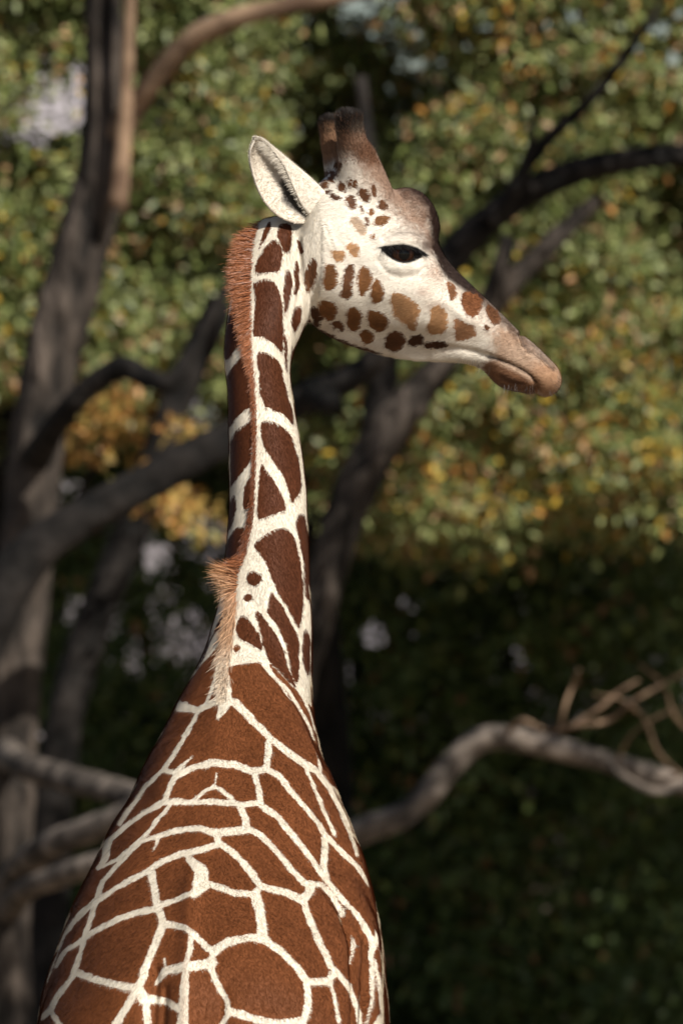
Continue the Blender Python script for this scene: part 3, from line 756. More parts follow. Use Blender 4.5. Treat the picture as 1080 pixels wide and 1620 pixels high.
# ---- coat pattern -------------------------------------------------
def Z1(P): return [(340 + x / 1.862, 150 + y / 1.862) for x, y in P]
def Z5(P): return [(340 + x / 4.05, 300 + y / 4.05) for x, y in P]
def Z6(P): return [(300 + x / 3.375, 680 + y / 3.375) for x, y in P]
def ZT(P): return [(40 + x / 1.8, 1060 + y / 1.8) for x, y in P]
DK = (.060, .024, .011); MID = (.175, .074, .026); LT = (.33, .18, .085); PALE = (.40, .29, .20); HD = (.105, .044, .019)
NK = (.072, .022, .008); TO = (.142, .046, .0152)  # neck brown darker than the trunk's, part of that is painted shading
patches = [  # polygon (zoomed photo coordinates), colour
 (Z1([(282,480),(298,478),(302,500),(297,540),(282,575),(268,580),(263,560),(264,520),(272,495)]), HD),
 (Z1([(330,505),(345,498),(360,505),(364,535),(356,568),(335,574),(324,565),(326,530)]), MID),
 (Z1([(390,500),(405,496),(412,505),(405,560),(408,590),(395,603),(378,600),(373,590),(382,545)]), HD),
 (Z1([(430,508),(445,503),(460,520),(466,540),(455,570),(440,590),(430,600),(425,570),(424,535)]), MID),
 (Z1([(472,548),(482,545),(496,565),(498,590),(490,610),(475,612),(458,602),(463,570)]), MID),
 (Z1([(521,588),(540,584),(580,605),(602,625),(598,660),(590,690),(575,690),(560,672),(535,655),(525,625)]), LT),
 (Z1([(640,625),(660,620),(680,635),(686,660),(682,695),(660,702),(630,702),(626,690),(640,655)]), LT),
 (Z1([(712,655),(735,668),(765,685),(770,705),(750,715),(720,725),(712,720),(708,690)]), (.24,.12,.06)),
 (Z1([(686,548),(700,560),(710,580),(708,600),(697,608),(688,575)]), (.2,.09,.042)),
 (Z1([(730,585),(755,582),(780,600),(786,615),(780,640),(765,660),(745,645),(730,625),(725,605)]), (.15,.056,.022)),
 (Z1([(800,622),(820,628),(840,655),(842,672),(825,678),(810,660),(797,640)]), (.12,.05,.022)),
 (Z1([(310,612),(340,608),(360,622),(358,650),(340,668),(320,655),(308,635)]), MID),
 (Z1([(392,632),(415,625),(430,635),(432,670),(420,700),(405,695),(392,670)]), MID),
 (Z1([(452,638),(480,640),(505,655),(516,672),(500,695),(480,700),(460,680),(452,660)]), MID),
 (Z1([(520,700),(540,697),(562,712),(560,730),(545,757),(515,755),(502,740),(508,715)]), HD),
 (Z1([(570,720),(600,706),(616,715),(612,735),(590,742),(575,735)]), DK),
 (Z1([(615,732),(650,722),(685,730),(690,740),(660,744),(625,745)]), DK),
 (Z1([(430,705),(450,690),(468,705),(465,725),(450,735),(432,722)]), MID),
 (Z1([(350,462),(370,458),(386,470),(380,488),(362,490),(350,478)]), LT),
 (Z1([(395,440),(415,437),(432,455),(430,475),(412,478),(393,462)]), LT),
 (Z1([(403,362),(420,358),(432,372),(450,395),(448,412),(432,412),(415,395),(402,375)]), PALE),
 (Z1([(495,355),(515,362),(515,372),(495,387),(475,387),(472,372)]), MID),
 (Z1([(392,302),(405,297),(418,305),(420,325),(412,337),(400,333),(392,318)]), HD),
 (Z1([(428,280),(440,275),(455,290),(457,310),(448,317),(432,305)]), HD),
 (Z1([(462,265),(470,268),(475,285),(472,301),(465,295)]), HD),
 (Z1([(485,315),(495,308),(507,322),(508,335),(490,335),(482,325)]), HD),
 (Z1([(365,262),(378,256),(387,265),(386,285),(378,288),(365,277)]), HD),
 (Z1([(340,235),(350,220),(354,235),(352,255),(344,258),(337,248)]), HD),
 (Z1([(358,210),(368,200),(375,215),(368,235),(358,243)]), HD),
 (Z1([(412,255),(418,253),(421,265),(417,276),(412,270)]), HD),
 (Z1([(395,255),(402,252),(404,268),(400,278),(394,272)]), HD),
 (Z1([(340,298),(355,292),(377,302),(372,308),(350,308)]), DK),
 (Z1([(320,255),(330,250),(336,265),(328,276),(318,270)]), HD),
 (Z1([(326,285),(340,280),(350,282),(345,290),(330,290)]), DK),
 (Z1([(458,337),(468,334),(473,345),(467,355),(458,350)]), MID),
 (Z1([(446,365),(454,362),(459,378),(454,386),(446,375)]), HD),
 (Z1([(427,330),(433,328),(440,345),(434,350)]), HD),
 (Z1([(303,263),(316,268),(318,276),(308,272)]), DK),
 (Z1([(465,410),(472,410),(474,420),(466,422)]), MID),
 (Z1([(281,622),(302,622),(316,650),(312,682),(296,692),(284,660)]), DK),  # shade at the back of the jaw, painted as a dark patch
 (Z1([(345,672),(365,668),(382,684),(378,700),(360,692)]), HD),
 (Z1([(292,690),(330,700),(400,732),(460,752),(500,765),(430,752),(360,738),(305,714)]), DK),  # strip under the jaw: the cheek's shadow painted as dark coat
 (Z1([(792,678),(803,680),(806,688),(795,690)]), HD),
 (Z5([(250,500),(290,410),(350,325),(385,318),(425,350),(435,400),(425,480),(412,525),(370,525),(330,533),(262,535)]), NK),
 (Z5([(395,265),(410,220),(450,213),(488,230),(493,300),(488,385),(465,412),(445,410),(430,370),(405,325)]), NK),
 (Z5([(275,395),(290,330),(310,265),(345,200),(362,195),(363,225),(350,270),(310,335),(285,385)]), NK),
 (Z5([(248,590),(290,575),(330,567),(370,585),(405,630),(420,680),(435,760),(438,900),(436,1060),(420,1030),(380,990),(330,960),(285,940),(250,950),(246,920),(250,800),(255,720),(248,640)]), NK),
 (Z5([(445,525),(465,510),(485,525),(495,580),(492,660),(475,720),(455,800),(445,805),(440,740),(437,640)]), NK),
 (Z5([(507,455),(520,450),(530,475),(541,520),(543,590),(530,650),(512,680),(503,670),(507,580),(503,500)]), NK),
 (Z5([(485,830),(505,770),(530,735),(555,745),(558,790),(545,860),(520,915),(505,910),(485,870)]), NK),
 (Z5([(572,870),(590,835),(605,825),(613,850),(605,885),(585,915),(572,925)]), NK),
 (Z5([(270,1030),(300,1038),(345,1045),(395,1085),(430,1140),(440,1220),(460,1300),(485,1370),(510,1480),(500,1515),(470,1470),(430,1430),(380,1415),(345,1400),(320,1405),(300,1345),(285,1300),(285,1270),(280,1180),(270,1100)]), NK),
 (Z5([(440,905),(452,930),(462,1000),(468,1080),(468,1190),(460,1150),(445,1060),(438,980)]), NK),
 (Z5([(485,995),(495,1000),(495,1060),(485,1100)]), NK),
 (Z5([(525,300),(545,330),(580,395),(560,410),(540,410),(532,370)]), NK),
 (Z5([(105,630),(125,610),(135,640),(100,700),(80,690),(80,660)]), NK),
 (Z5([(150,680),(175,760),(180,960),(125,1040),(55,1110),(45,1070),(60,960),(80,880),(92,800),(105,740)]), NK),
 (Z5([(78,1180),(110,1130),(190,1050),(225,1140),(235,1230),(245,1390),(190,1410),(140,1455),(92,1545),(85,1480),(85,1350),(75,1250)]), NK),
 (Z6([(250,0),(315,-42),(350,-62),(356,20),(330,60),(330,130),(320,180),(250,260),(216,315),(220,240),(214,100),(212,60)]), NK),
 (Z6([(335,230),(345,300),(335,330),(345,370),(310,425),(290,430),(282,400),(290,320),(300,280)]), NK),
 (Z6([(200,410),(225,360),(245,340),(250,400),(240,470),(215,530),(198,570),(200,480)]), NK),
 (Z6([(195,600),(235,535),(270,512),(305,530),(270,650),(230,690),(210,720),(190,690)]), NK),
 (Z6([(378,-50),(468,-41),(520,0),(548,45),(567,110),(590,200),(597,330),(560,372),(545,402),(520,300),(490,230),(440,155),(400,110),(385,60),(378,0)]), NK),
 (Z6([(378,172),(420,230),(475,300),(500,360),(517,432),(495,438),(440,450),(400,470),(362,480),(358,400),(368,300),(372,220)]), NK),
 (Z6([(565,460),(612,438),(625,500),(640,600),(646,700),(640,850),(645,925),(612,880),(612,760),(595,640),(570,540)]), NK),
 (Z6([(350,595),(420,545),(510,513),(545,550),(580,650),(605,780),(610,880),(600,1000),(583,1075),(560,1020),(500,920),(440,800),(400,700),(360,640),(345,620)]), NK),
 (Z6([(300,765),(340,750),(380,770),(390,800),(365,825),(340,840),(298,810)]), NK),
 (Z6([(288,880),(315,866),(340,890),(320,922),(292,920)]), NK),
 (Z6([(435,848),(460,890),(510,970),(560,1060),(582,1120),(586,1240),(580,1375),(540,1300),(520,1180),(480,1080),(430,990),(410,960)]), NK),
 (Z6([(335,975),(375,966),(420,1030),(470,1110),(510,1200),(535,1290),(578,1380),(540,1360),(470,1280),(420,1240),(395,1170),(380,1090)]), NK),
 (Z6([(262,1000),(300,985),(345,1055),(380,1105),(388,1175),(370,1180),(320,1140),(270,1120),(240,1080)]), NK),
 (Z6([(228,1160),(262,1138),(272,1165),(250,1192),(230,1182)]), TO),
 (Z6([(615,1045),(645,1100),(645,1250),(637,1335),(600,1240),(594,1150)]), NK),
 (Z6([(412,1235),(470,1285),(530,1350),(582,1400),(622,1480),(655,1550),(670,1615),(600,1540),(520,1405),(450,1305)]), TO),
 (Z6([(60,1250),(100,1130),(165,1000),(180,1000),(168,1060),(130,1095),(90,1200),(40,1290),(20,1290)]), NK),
 ([(-140,1760),(-140,1300),(235,1075),(303,1075),(318,1052),(333,1036),(349,1016),(352,1055),(368,1053),(390,1049),(410,1047),(440,1082),(468,1116),(490,1150),(512,1165),(600,1165),(760,1300),(760,1760)], TO),
]
lines = [
 ([(560,0),(565,60),(565,100),(548,140)], (34,44,34,6)), ([(418,98),(455,105),(495,115)], (32,26,16)), ([(495,115),(518,92),(532,50),(548,5)], 9),
 ([(500,108),(560,80)], 16),
 ([(495,115),(465,170),(425,240),(388,288),(345,330),(300,392),(268,440)], 12), ([(392,284),(430,290),(452,270),(477,242)], (13,16,10,3)),
 ([(560,78),(600,95),(640,135),(690,187),(740,228),(795,268),(830,287),(870,340),(915,435),(945,525)], (22,20,18,18,14,10)),
 ([(795,268),(820,330),(850,400),(878,467)], 10), ([(690,0),(750,60),(800,140),(830,220),(842,290)], (9,8,7)),
 ([(690,187),(694,232),(684,282),(655,290)], (14,18,18)),
 ([(425,305),(470,280),(530,264),(590,268),(640,287),(690,284),(720,300),(760,350),(800,395),(835,440),(852,470),(853,520),(850,560),(860,600)], (14,18,18,16,14,14,18,16)),
 ([(428,300),(405,350),(400,375)], 14),
 ([(400,372),(340,405),(285,447),(235,488),(190,532),(150,585),(122,640)], (13,13,8)),
 ([(236,492),(228,535),(206,566)], (24,20,5)), ([(206,566),(262,540),(310,500),(345,468),(378,425),(412,385)], 10),
 ([(396,376),(460,375),(540,376),(610,382),(665,380),(720,420),(770,480),(812,535),(840,578),(870,612)], (18,14,15,18,14,12)),
 ([(652,288),(665,340),(670,380)], 15), ([(480,368),(510,346),(540,331),(575,355),(606,380)], (9,12,9)), ([(541,332),(546,292)], 5),
 ([(605,380),(625,420),(632,452),(585,460),(542,466),(500,450),(430,456),(370,475),(325,490)], (14,22,20,17,14,12)), ([(382,472),(372,500),(364,515)], (10,4)),
 ([(628,448),(670,470),(720,522),(760,572),(795,608),(840,610),(875,645),(902,695)], (18,15,15,14)),
 ([(542,462),(552,495),(500,511),(450,521),(390,546),(350,572),(290,602),(230,640),(203,657),(150,702),(112,752),(90,802),(62,885)], (18,17,16,15,13,10)),
 ([(330,487),(270,547),(222,602),(203,657),(190,702),(168,765),(150,832),(135,868)], 14),
 ([(550,490),(600,527),(640,572),(668,612),(692,622),(740,632),(790,657),(808,630),(812,612)], (16,18,18,22,26)),
 ([(450,520),(472,540),(500,572),(500,608),(480,642)], (14,18,34,48,14)), ([(500,602),(550,617),(600,636),(650,637),(672,615)], 16),
 ([(360,575),(370,622),(377,672)], 19), ([(377,672),(430,656),(478,632)], (18,12)),
 ([(377,678),(320,690),(260,711),(210,736),(165,766),(112,802),(88,845)], (18,16,10)),
 ([(377,675),(396,722),(370,782),(345,842),(325,902),(300,942),(270,992),(255,1020)], 21), ([(396,722),(450,732),(480,752),(520,792),(545,800)], 17),
 ([(655,637),(668,690),(676,765)], 27), ([(535,802),(580,772),(640,762),(690,770)], 21),
 ([(676,765),(730,802),(785,862),(802,888),(860,886),(882,858)], 20), ([(800,888),(806,950),(790,1010)], 18),
 ([(790,655),(802,692),(832,762),(870,842),(890,862),(920,902),(945,962),(952,1020)], (18,17,15,12)), ([(867,862),(876,922),(892,1000)], 9),
 ([(866,608),(902,652),(950,702),(984,765),(986,842),(988,930),(972,1010)], (14,14,16,12,7)), ([(1003,732),(996,782),(984,800)], 14),
 ([(995,830),(1012,920),(1018,980),(1000,1020)], (9,12,24)),
 ([(930,758),(935,785),(925,835)], (5,12,4)), ([(852,468),(900,517),(945,560),(978,612)], (14,12,8)),
 ([(538,800),(526,832),(540,882),(570,932),(582,975),(556,1012)], (20,14,14)), ([(578,970),(640,990),(700,1004),(790,1000)], 20),
 ([(530,832),(490,840),(440,847),(400,856),(372,892)], (30,26,24,10)), ([(397,820),(400,852)], 6),
 ([(458,828),(455,900),(450,960),(448,1020)], (14,24,26,34)), ([(468,742),(470,790),(458,830)], (4,16,12)),
 ([(345,935),(352,1020)], 20), ([(335,935),(400,942),(440,965)], (26,16,18)), ([(325,903),(345,938)], 18),
 ([(140,858),(200,880),(260,896),(318,905)], 20), ([(145,858),(120,892),(90,932),(70,972),(26,1002)], 15), ([(70,968),(102,1012)], 14),
 ([(88,760),(94,725)], 9),
]
px, py, head, aw = mirrored_px(V)
n = len(V)
white_sd = np.full(n, -60.0)
best = np.full(n, -30.0); pcol = np.empty((n, 3)); pcol[:] = TO
wx = vnoise(V, 60, 11) * 1.6; wy = vnoise(V, 60, 12) * 1.6
hx_ = head * vnoise(V, 170, 13) * 2.0; hy_ = head * vnoise(V, 170, 14) * 2.0
qx, qy = px + wx + hx_, py + wy + hy_
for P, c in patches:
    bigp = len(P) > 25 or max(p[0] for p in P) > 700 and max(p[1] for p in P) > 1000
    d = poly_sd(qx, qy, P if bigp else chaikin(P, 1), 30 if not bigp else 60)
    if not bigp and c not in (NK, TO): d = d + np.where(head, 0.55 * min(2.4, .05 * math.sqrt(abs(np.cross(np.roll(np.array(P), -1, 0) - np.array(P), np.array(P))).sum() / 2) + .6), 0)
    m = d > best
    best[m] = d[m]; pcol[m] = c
for P, ws in lines:
    wsz = [x / 1.72 for x in ws] if not np.isscalar(ws) else ws / 1.72
    white_sd = np.maximum(white_sd, line_sd(qx, qy, ZT(P), wsz))
sd = np.minimum(best, -white_sd)
# the sides that face away carry on with cells of the same size
tc = np.array([0, -D, ZC]) - V; tc /= np.linalg.norm(tc, axis=1)[:, None]
facing = (N * tc).sum(1)
hidden = (~head) & ((facing < .06) | (py > 1650))
hid = np.where((~head) & ((facing < .25) | (py > 1600)))[0]
cand = V[rng.permutation(hid)[:6000]]
seeds = [cand[0]]
dmin = np.linalg.norm(cand - cand[0], axis=1)
for _ in range(170):
    j = int(dmin.argmax()); seeds.append(cand[j]); dmin = np.minimum(dmin, np.linalg.norm(cand - cand[j], axis=1))
seeds = np.array(seeds) + rng.normal(0, .02, (len(seeds), 3))
vor = np.zeros(n)
for i in range(0, len(hid), 40000):
    ii = hid[i:i + 40000]
    W_ = V[ii] + np.stack([vnoise(V[ii], 7, s) for s in (21, 22, 23)], 1) * .02
    dd = np.linalg.norm(W_[:, None] - seeds[None], axis=2)
    dd.partition(1, axis=1)
    vor[ii] = (dd[:, 1] - dd[:, 0]) / 2 / S - 7
wv = np.where(hidden, 1.0, 0.0)
wv = np.maximum(wv, (1 - smoothstep(.04, .12, facing)) * (~head))
wv = np.maximum(wv, smoothstep(1625, 1655, py) * (~head))
sd = sd * (1 - wv) + np.clip(vor, -20, 30) * wv
pcol[wv > .5] = TO
pale_leg = smoothstep(.75, .45, V[:, 2])
sd = sd * (1 - pale_leg) - 20 * pale_leg
# colours of the brown and of the pale coat
shade = vnoise(V, 14, 31) * .10 + vnoise(V, 45, 32) * .07
shade = shade + head * (vnoise(V, 90, 33) * .16 + vnoise(V, 38, 34) * .14)
pcol = pcol * (1 + shade)[:, None]
edge_dark = smoothstep(0, 12, sd)
pcol = pcol * (1.10 - .14 * edge_dark)[:, None]
dorsal_red = np.exp(-((px - spx) / 42)**2) * smoothstep(1040, 1120, py) * (~head)
pcol = pcol * (1 - .35 * dorsal_red[:, None]) + np.array([.17, .055, .018]) * (.35 * dorsal_red[:, None])
wcol = np.empty((n, 3)); wcol[:] = (.68, .615, .505)
hu_, hv_, hw_ = hlocal(V)
hbl = (smoothstep(-.13, -.02, hu_) * smoothstep(-.24, -.14, hv_))[:, None]
wcol = wcol * (1 - hbl) + np.array([.755, .70, .61]) * hbl
wcol *= (1 + vnoise(V, 30, 41) * .06)[:, None]
def blend(mask, c):
    global wcol
    wcol = wcol * (1 - mask[:, None]) + np.array(c) * mask[:, None]
over = np.zeros(n)   # hides the patches (dark mask areas of the face)
hd = head.astype(float)
nz = vnoise(V, 120, 51) * .5 + vnoise(V, 260, 52) * .5
def soft(sdv, r): return smoothstep(-r, r, sdv + nz * r * .6)
def clip_line(pts, ws, r): return soft(line_sd(px, py, pts, ws), r) * hd
m = clip_line([(560, 218), (578, 240), (598, 270), (620, 298), (642, 322), (668, 356), (690, 390)], (52, 52, 50, 44, 34, 24), 20) * .9; blend(m, (.20, .105, .062))
m = soft(poly_sd(px, py, [(490,150),(600,150),(592,222),(604,262),(585,262),(566,250),(545,248),(528,262),(510,262)]), 9) * hd; blend(m * .9, (.115, .050, .025))
m = soft(poly_sd(px, py, [(490,150),(600,150),(592,200),(570,214),(545,216),(520,212),(500,212)]), 9) * hd; blend(m * .96, (.010, .008, .007))
u, v, w = hlocal(V)
m = hd * (w < -.012) * smoothstep(192, 205, py) * smoothstep(262, 245, py); blend(m * .85, (.27, .145, .08))  # far ossicone painted lighter tan for its sunlit part
kn = np.exp(-(w / .030)**2) * hd
m = soft(poly_sd(px, py, [(626,292),(638,280),(668,276),(708,306),(714,400),(692,376),(676,350),(656,330),(640,313)]), 7) * hd; blend(m * .85, (.095, .050, .033))
m = soft(poly_sd(px, py, [(632,298),(640,286),(665,280),(700,310),(706,400),(690,372),(684,345),(672,322),(652,303)]), 5) * hd * np.maximum(kn, .55); blend(m, (.062, .027, .016))
m = clip_line([(700, 400), (740, 455), (790, 505), (815, 525)], (44, 48, 40), 16); blend(m * .45, (.25, .15, .10))
m = soft(poly_sd(px, py, [(775,528),(800,512),(832,532),(890,585),(890,635),(768,612),(766,585),(782,560)]), 16) * hd; blend(m * .85, (.30, .172, .098))
m = soft(poly_sd(px, py, [(845,575),(868,568),(890,585),(890,640),(850,630),(838,595)]), 12) * hd; blend(m * .6, (.34, .175, .085))
m = soft(poly_sd(px, py, [(764,574),(780,570),(800,580),(830,593),(850,612),(846,626),(790,620),(768,600)]), 5) * hd; blend(m * .9, (.17, .076, .036))
m = clip_line([(796, 596), (812, 603), (828, 607)], (7, 12, 5), 3); blend(m * .6, (.06, .03, .02))
m = clip_line([(795, 574), (812, 582), (828, 591), (840, 600)], (6, 7, 5), 3); blend(m * .5, (.45, .33, .24))
m = clip_line([(774, 564), (790, 569), (808, 576), (826, 585), (840, 594), (848, 604)], (3, 3.5, 4), 1.5); blend(m * .9, (.035, .02, .015))
m = soft(poly_sd(px, py, [(822,527),(842,534),(864,556),(880,582),(874,588),(858,572),(840,558),(830,546)]), 4) * hd; blend(m * .75, (.13, .075, .052))
m = clip_line([(822, 529), (827, 544), (837, 557)], (2, 3, 2), 1.2); blend(m * .85, (.04, .025, .02))
m = clip_line([(848, 557), (862, 571), (876, 586)], (2, 3, 2), 1.2); blend(m * .7, (.05, .03, .022))
m = np.exp(-(((px - 688) / 13)**2 + ((py - 432) / 16)**2)) * hd; blend(m * .55 * (1 + nz * .5), (.36, .20, .125))
m = np.exp(-(((px - 672) / 15)**2 + ((py - 462) / 10)**2)) * hd; blend(m * .40 * (1 + nz * .5), (.36, .20, .125))
m = np.exp(-(((px - 690) / 16)**2 + ((py - 485) / 10)**2)) * hd; blend(m * .5, (.36, .21, .13))
m = np.exp(-(((px - 676) / 11)**2 + ((py - 388) / 12)**2)) * hd; blend(m * .85, (.09, .055, .04))
m = np.exp(-(((px - 638) / 34)**2 + ((py - 368) / 8)**2)) * hd; blend(m * .38, (.26, .20, .165))
m = np.exp(-(((px - 640) / 36)**2 + ((py - 430) / 9)**2)) * hd; blend(m * .20, (.34, .27, .22))
m = np.exp(-(((px - 645) / 30)**2 + ((py - 335) / 22)**2)) * hd; blend(m * .40 * (1 + nz * .5), (.30, .19, .13))
m = np.exp(-(((px - 600) / 22)**2 + ((py - 290) / 20)**2)) * hd; blend(m * .35 * (1 + nz * .5), (.30, .19, .13))
m = np.exp(-(((px - 735) / 34)**2 + ((py - 520) / 22)**2)) * hd; blend(m * .30 * (1 + nz * .6), (.36, .23, .15))
m = np.exp(-(((px - 700) / 30)**2 + ((py - 548) / 10)**2)) * hd; blend(m * .25, (.36, .25, .17))
m = np.exp(-(((px - 520) / 22)**2 + ((py - 520) / 16)**2)) * hd; blend(m * .40, (.34, .23, .15))  # this wash and the next paint in shade below the cheek
m = np.exp(-(((px - 570) / 40)**2 + ((py - 548) / 10)**2)) * hd; blend(m * .35, (.34, .23, .15))
m = hd * np.clip(vnoise(V, 22, 44) - .15, 0, 1) * .35; blend(m, (.46, .36, .27))
m = clip_line([(694, 345), (702, 395), (716, 425), (738, 446), (760, 466)], (30, 36, 34, 28, 20), 5); blend(m * .97, (.020, .009, .006))
m = clip_line([(755, 464), (788, 496), (818, 528)], (18, 15, 13), 6); blend(m * .8, (.055, .027, .017))
m = soft(poly_sd(px, py, [(640,288),(665,280),(700,306),(708,400),(692,374),(686,346),(672,322),(655,304)]), 6) * hd; blend(m * .9, (.020, .010, .007))
eye_sd = poly_sd(px, py, EYE_POLY)
m = smoothstep(-3.0, 0.5, eye_sd + nz) * hd; blend(m, (.010, .008, .007)); over = np.maximum(over, m)
m = clip_line([(600, 392), (618, 390), (640, 389), (658, 394), (676, 404)], (4, 6, 7, 7, 3), 1.5); blend(m, (.010, .008, .007))
# neck and body
m = soft(line_sd(px, py, ZT([(462, 770), (455, 850), (450, 950), (448, 1040)]), (3, 8, 10)), 5) * (~head); blend(m * .35, (.33, .19, .11))
m = smoothstep(.16, .10, V[:, 2]); blend(m, (.02, .017, .015))
sd = np.where(over > .3, -20, sd)

def set_attr(me, name, kind, data):
    a = me.attributes.new(name, kind, 'POINT')
    if kind == 'FLOAT': a.data.foreach_set('value', data.astype(np.float32))
    else:
        c = np.ones((len(data), 4), np.float32); c[:, :3] = np.clip(data, 0, 1); a.data.foreach_set('color', c.ravel())
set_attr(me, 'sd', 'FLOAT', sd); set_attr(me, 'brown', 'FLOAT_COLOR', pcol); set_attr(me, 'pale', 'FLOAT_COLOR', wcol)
me.polygons.foreach_set('use_smooth', np.ones(len(me.polygons), bool))
me.name = 'body'

nt = (skin_mat.__setattr__('use_nodes', True), skin_mat.node_tree)[1]
bs = nt.nodes['Principled BSDF']
a1 = node(nt, 'ShaderNodeAttribute', attribute_name='sd'); a2 = node(nt, 'ShaderNodeAttribute', attribute_name='brown'); a3 = node(nt, 'ShaderNodeAttribute', attribute_name='pale')
tcn = node(nt, 'ShaderNodeTexCoord')
nz1 = node(nt, 'ShaderNodeTexNoise'); nz1.inputs['Scale'].default_value = 230; nz1.inputs['Detail'].default_value = 3
nt.links.new(tcn.outputs['Object'], nz1.inputs['Vector'])
ad = node(nt, 'ShaderNodeMath', operation='MULTIPLY_ADD'); ad.inputs[1].default_value = 5.0
nt.links.new(nz1.outputs['Fac'], ad.inputs[0]); nt.links.new(a1.outputs['Fac'], ad.inputs[2])
mr = node(nt, 'ShaderNodeMapRange'); mr.inputs['From Min'].default_value = 2.0; mr.inputs['From Max'].default_value = 3.2
nt.links.new(ad.outputs[0], mr.inputs['Value'])
mx = node(nt, 'ShaderNodeMix', data_type='RGBA')
nt.links.new(mr.outputs['Result'], mx.inputs['Factor']); nt.links.new(a3.outputs['Color'], mx.inputs['A']); nt.links.new(a2.outputs['Color'], mx.inputs['B'])
nt.links.new(mx.outputs['Result'], bs.inputs['Base Color'])
bs.inputs['Roughness'].default_value = .6; bs.inputs['Specular IOR Level'].default_value = .12
bp = node(nt, 'ShaderNodeBump'); bp.inputs['Strength'].default_value = .15; bp.inputs['Distance'].default_value = .002
nt.links.new(nz1.outputs['Fac'], bp.inputs['Height']); nt.links.new(bp.outputs['Normal'], bs.inputs['Normal'])
if not me.materials: me.materials.append(skin_mat)

giraffe = empty('giraffe', (BX, -1.05, 0))
tag(giraffe, 'giraffe seen from behind with its head turned in profile', 'giraffe')
body = bpy.data.objects.new('body', me); col.objects.link(body)
body.parent = giraffe; body.matrix_parent_inverse = giraffe.matrix_world.inverted()
bvh = BVHTree.FromPolygons([tuple(p) for p in V.tolist()], [tuple(p.vertices) for p in me.polygons])
CAMP = Vector((0, -D, ZC))
def cast(px, py):
    d = (Vector(at(px, py, 0.0)) - CAMP).normalized()
    loc, nor, idx, dist = bvh.ray_cast(CAMP, d)
    return (np.array(loc), np.array(nor)) if loc is not None else (None, None)

# ---- hair ---------------------------------------------------------
def hair_material(name, rough=.55, spec=.3):
    m, nt, bs = material(name)
    a = node(nt, 'ShaderNodeAttribute', attribute_name='col')
    nt.links.new(a.outputs['Color'], bs.inputs['Base Color'])
    bs.inputs['Roughness'].default_value = rough; bs.inputs['Specular IOR Level'].default_value = spec
    return m
def norm(a): return a / np.maximum(np.linalg.norm(a, axis=-1, keepdims=True), 1e-9)
fur_mat = hair_material('short_fur', .55, .18); mane_mat = hair_material('mane_hair', .45, .4)

# short coat: one thin blade per hair, lying along the body
lt = me.loop_triangles; me.calc_loop_triangles()
tri = np.empty(len(me.loop_triangles) * 3, np.int32); me.loop_triangles.foreach_get('vertices', tri); tri = tri.reshape(-1, 3)
P0, P1, P2 = V[tri[:, 0]], V[tri[:, 1]], V[tri[:, 2]]
fn = np.cross(P1 - P0, P2 - P0); area = np.linalg.norm(fn, axis=1) / 2
tcx, tcy = project((P0 + P1 + P2) / 3)
fc = facing[tri].mean(1)
ht = head[tri].any(1)
dens = np.where(fc > -.35, 1.0, 0) * (tcy < 1660) * (tcx > -20)
dens = dens * np.where(ht, 1.6, 1.0)
dens[(py[tri].mean(1) > 385) & ht & (eye_sd[tri].max(1) > -1)] = 0
prob = area * dens; NH = 560000
ti = rng.choice(len(tri), NH, p=prob / prob.sum())
r1 = np.sqrt(rng.random(NH)); r2 = rng.random(NH)
ba = np.stack([1 - r1, r1 * (1 - r2), r1 * r2], 1)
def interp(A): return np.einsum('ij,ij...->i...', ba, A[tri[ti]]) if A.ndim == 1 else np.einsum('ij,ijk->ik', ba, A[tri[ti]])
RP = interp(V); RN = norm(interp(N)); rsd = interp(sd); rb = interp(pcol); rw = interp(wcol)
rpx, rpy = project(RP); rhead = ht[ti]
slope = np.interp(rpy, [350, 900, 1100, 1300, 1620], [66, 60, 52, 42, 36])
sl = np.radians(slope)
fdir = np.stack([np.zeros(NH), -np.cos(sl), -np.sin(sl)], 1)
side = np.tanh((rpx - np.interp(rpy, [340, 500, 700, 880, 1000, 1130, 1400, 1620], [400, 398, 402, 380, 360, 348, 306, 290])) / 40)
fdir = fdir + (side * .35)[:, None] * np.array([1.0, 0, 0])
hdir = -HF * .85 - HU * .15
upz = smoothstep(330, 250, rpy)[:, None]
hdirs = hdir * (1 - upz) + (HU * .9 - HF * .2) * upz
fdir = np.where(rhead[:, None], hdirs, fdir)
fdir = fdir - RN * (fdir * RN).sum(1)[:, None]; fdir = norm(fdir)
sw = np.cross(RN, fdir)
fdir = norm(fdir + sw * rng.normal(0, .16, NH)[:, None])
lift = np.abs(rng.normal(.28, .08, NH))[:, None]
L = np.where(rhead, .0072, .0085) * rng.uniform(.6, 1.25, NH)
L = np.where(rhead & (rpy < 250) & (rpx < 620), L * 1.7, L)
hd3 = norm(fdir + RN * lift)
sw = norm(np.cross(RN, fdir)) ; 
wd = np.where(rhead, .00036, .00042)
tip = RP + hd3 * L[:, None]
base = RP - RN * .0006
isb = (rsd + vnoise(RP, 190, 61) * 1.8 > rng.normal(0, .8, NH))[:, None]
fcx = np.where(isb, rb, rw) * rng.uniform(.86, 1.12, NH)[:, None]
glint = rng.random(NH) < .02
fcx[glint & isb[:, 0]] *= 1.9
FV = np.stack([base - sw * wd[:, None], base + sw * wd[:, None], tip], 1).reshape(-1, 3)
FF = np.arange(NH * 3).reshape(-1, 3)
fc3 = np.repeat(np.clip(fcx, 0, .95), 3, 0)
fur = mesh_obj('coat_fur', FV, FF, fur_mat, giraffe, smooth=False, cols=fc3)
fur['kind'] = 'stuff'

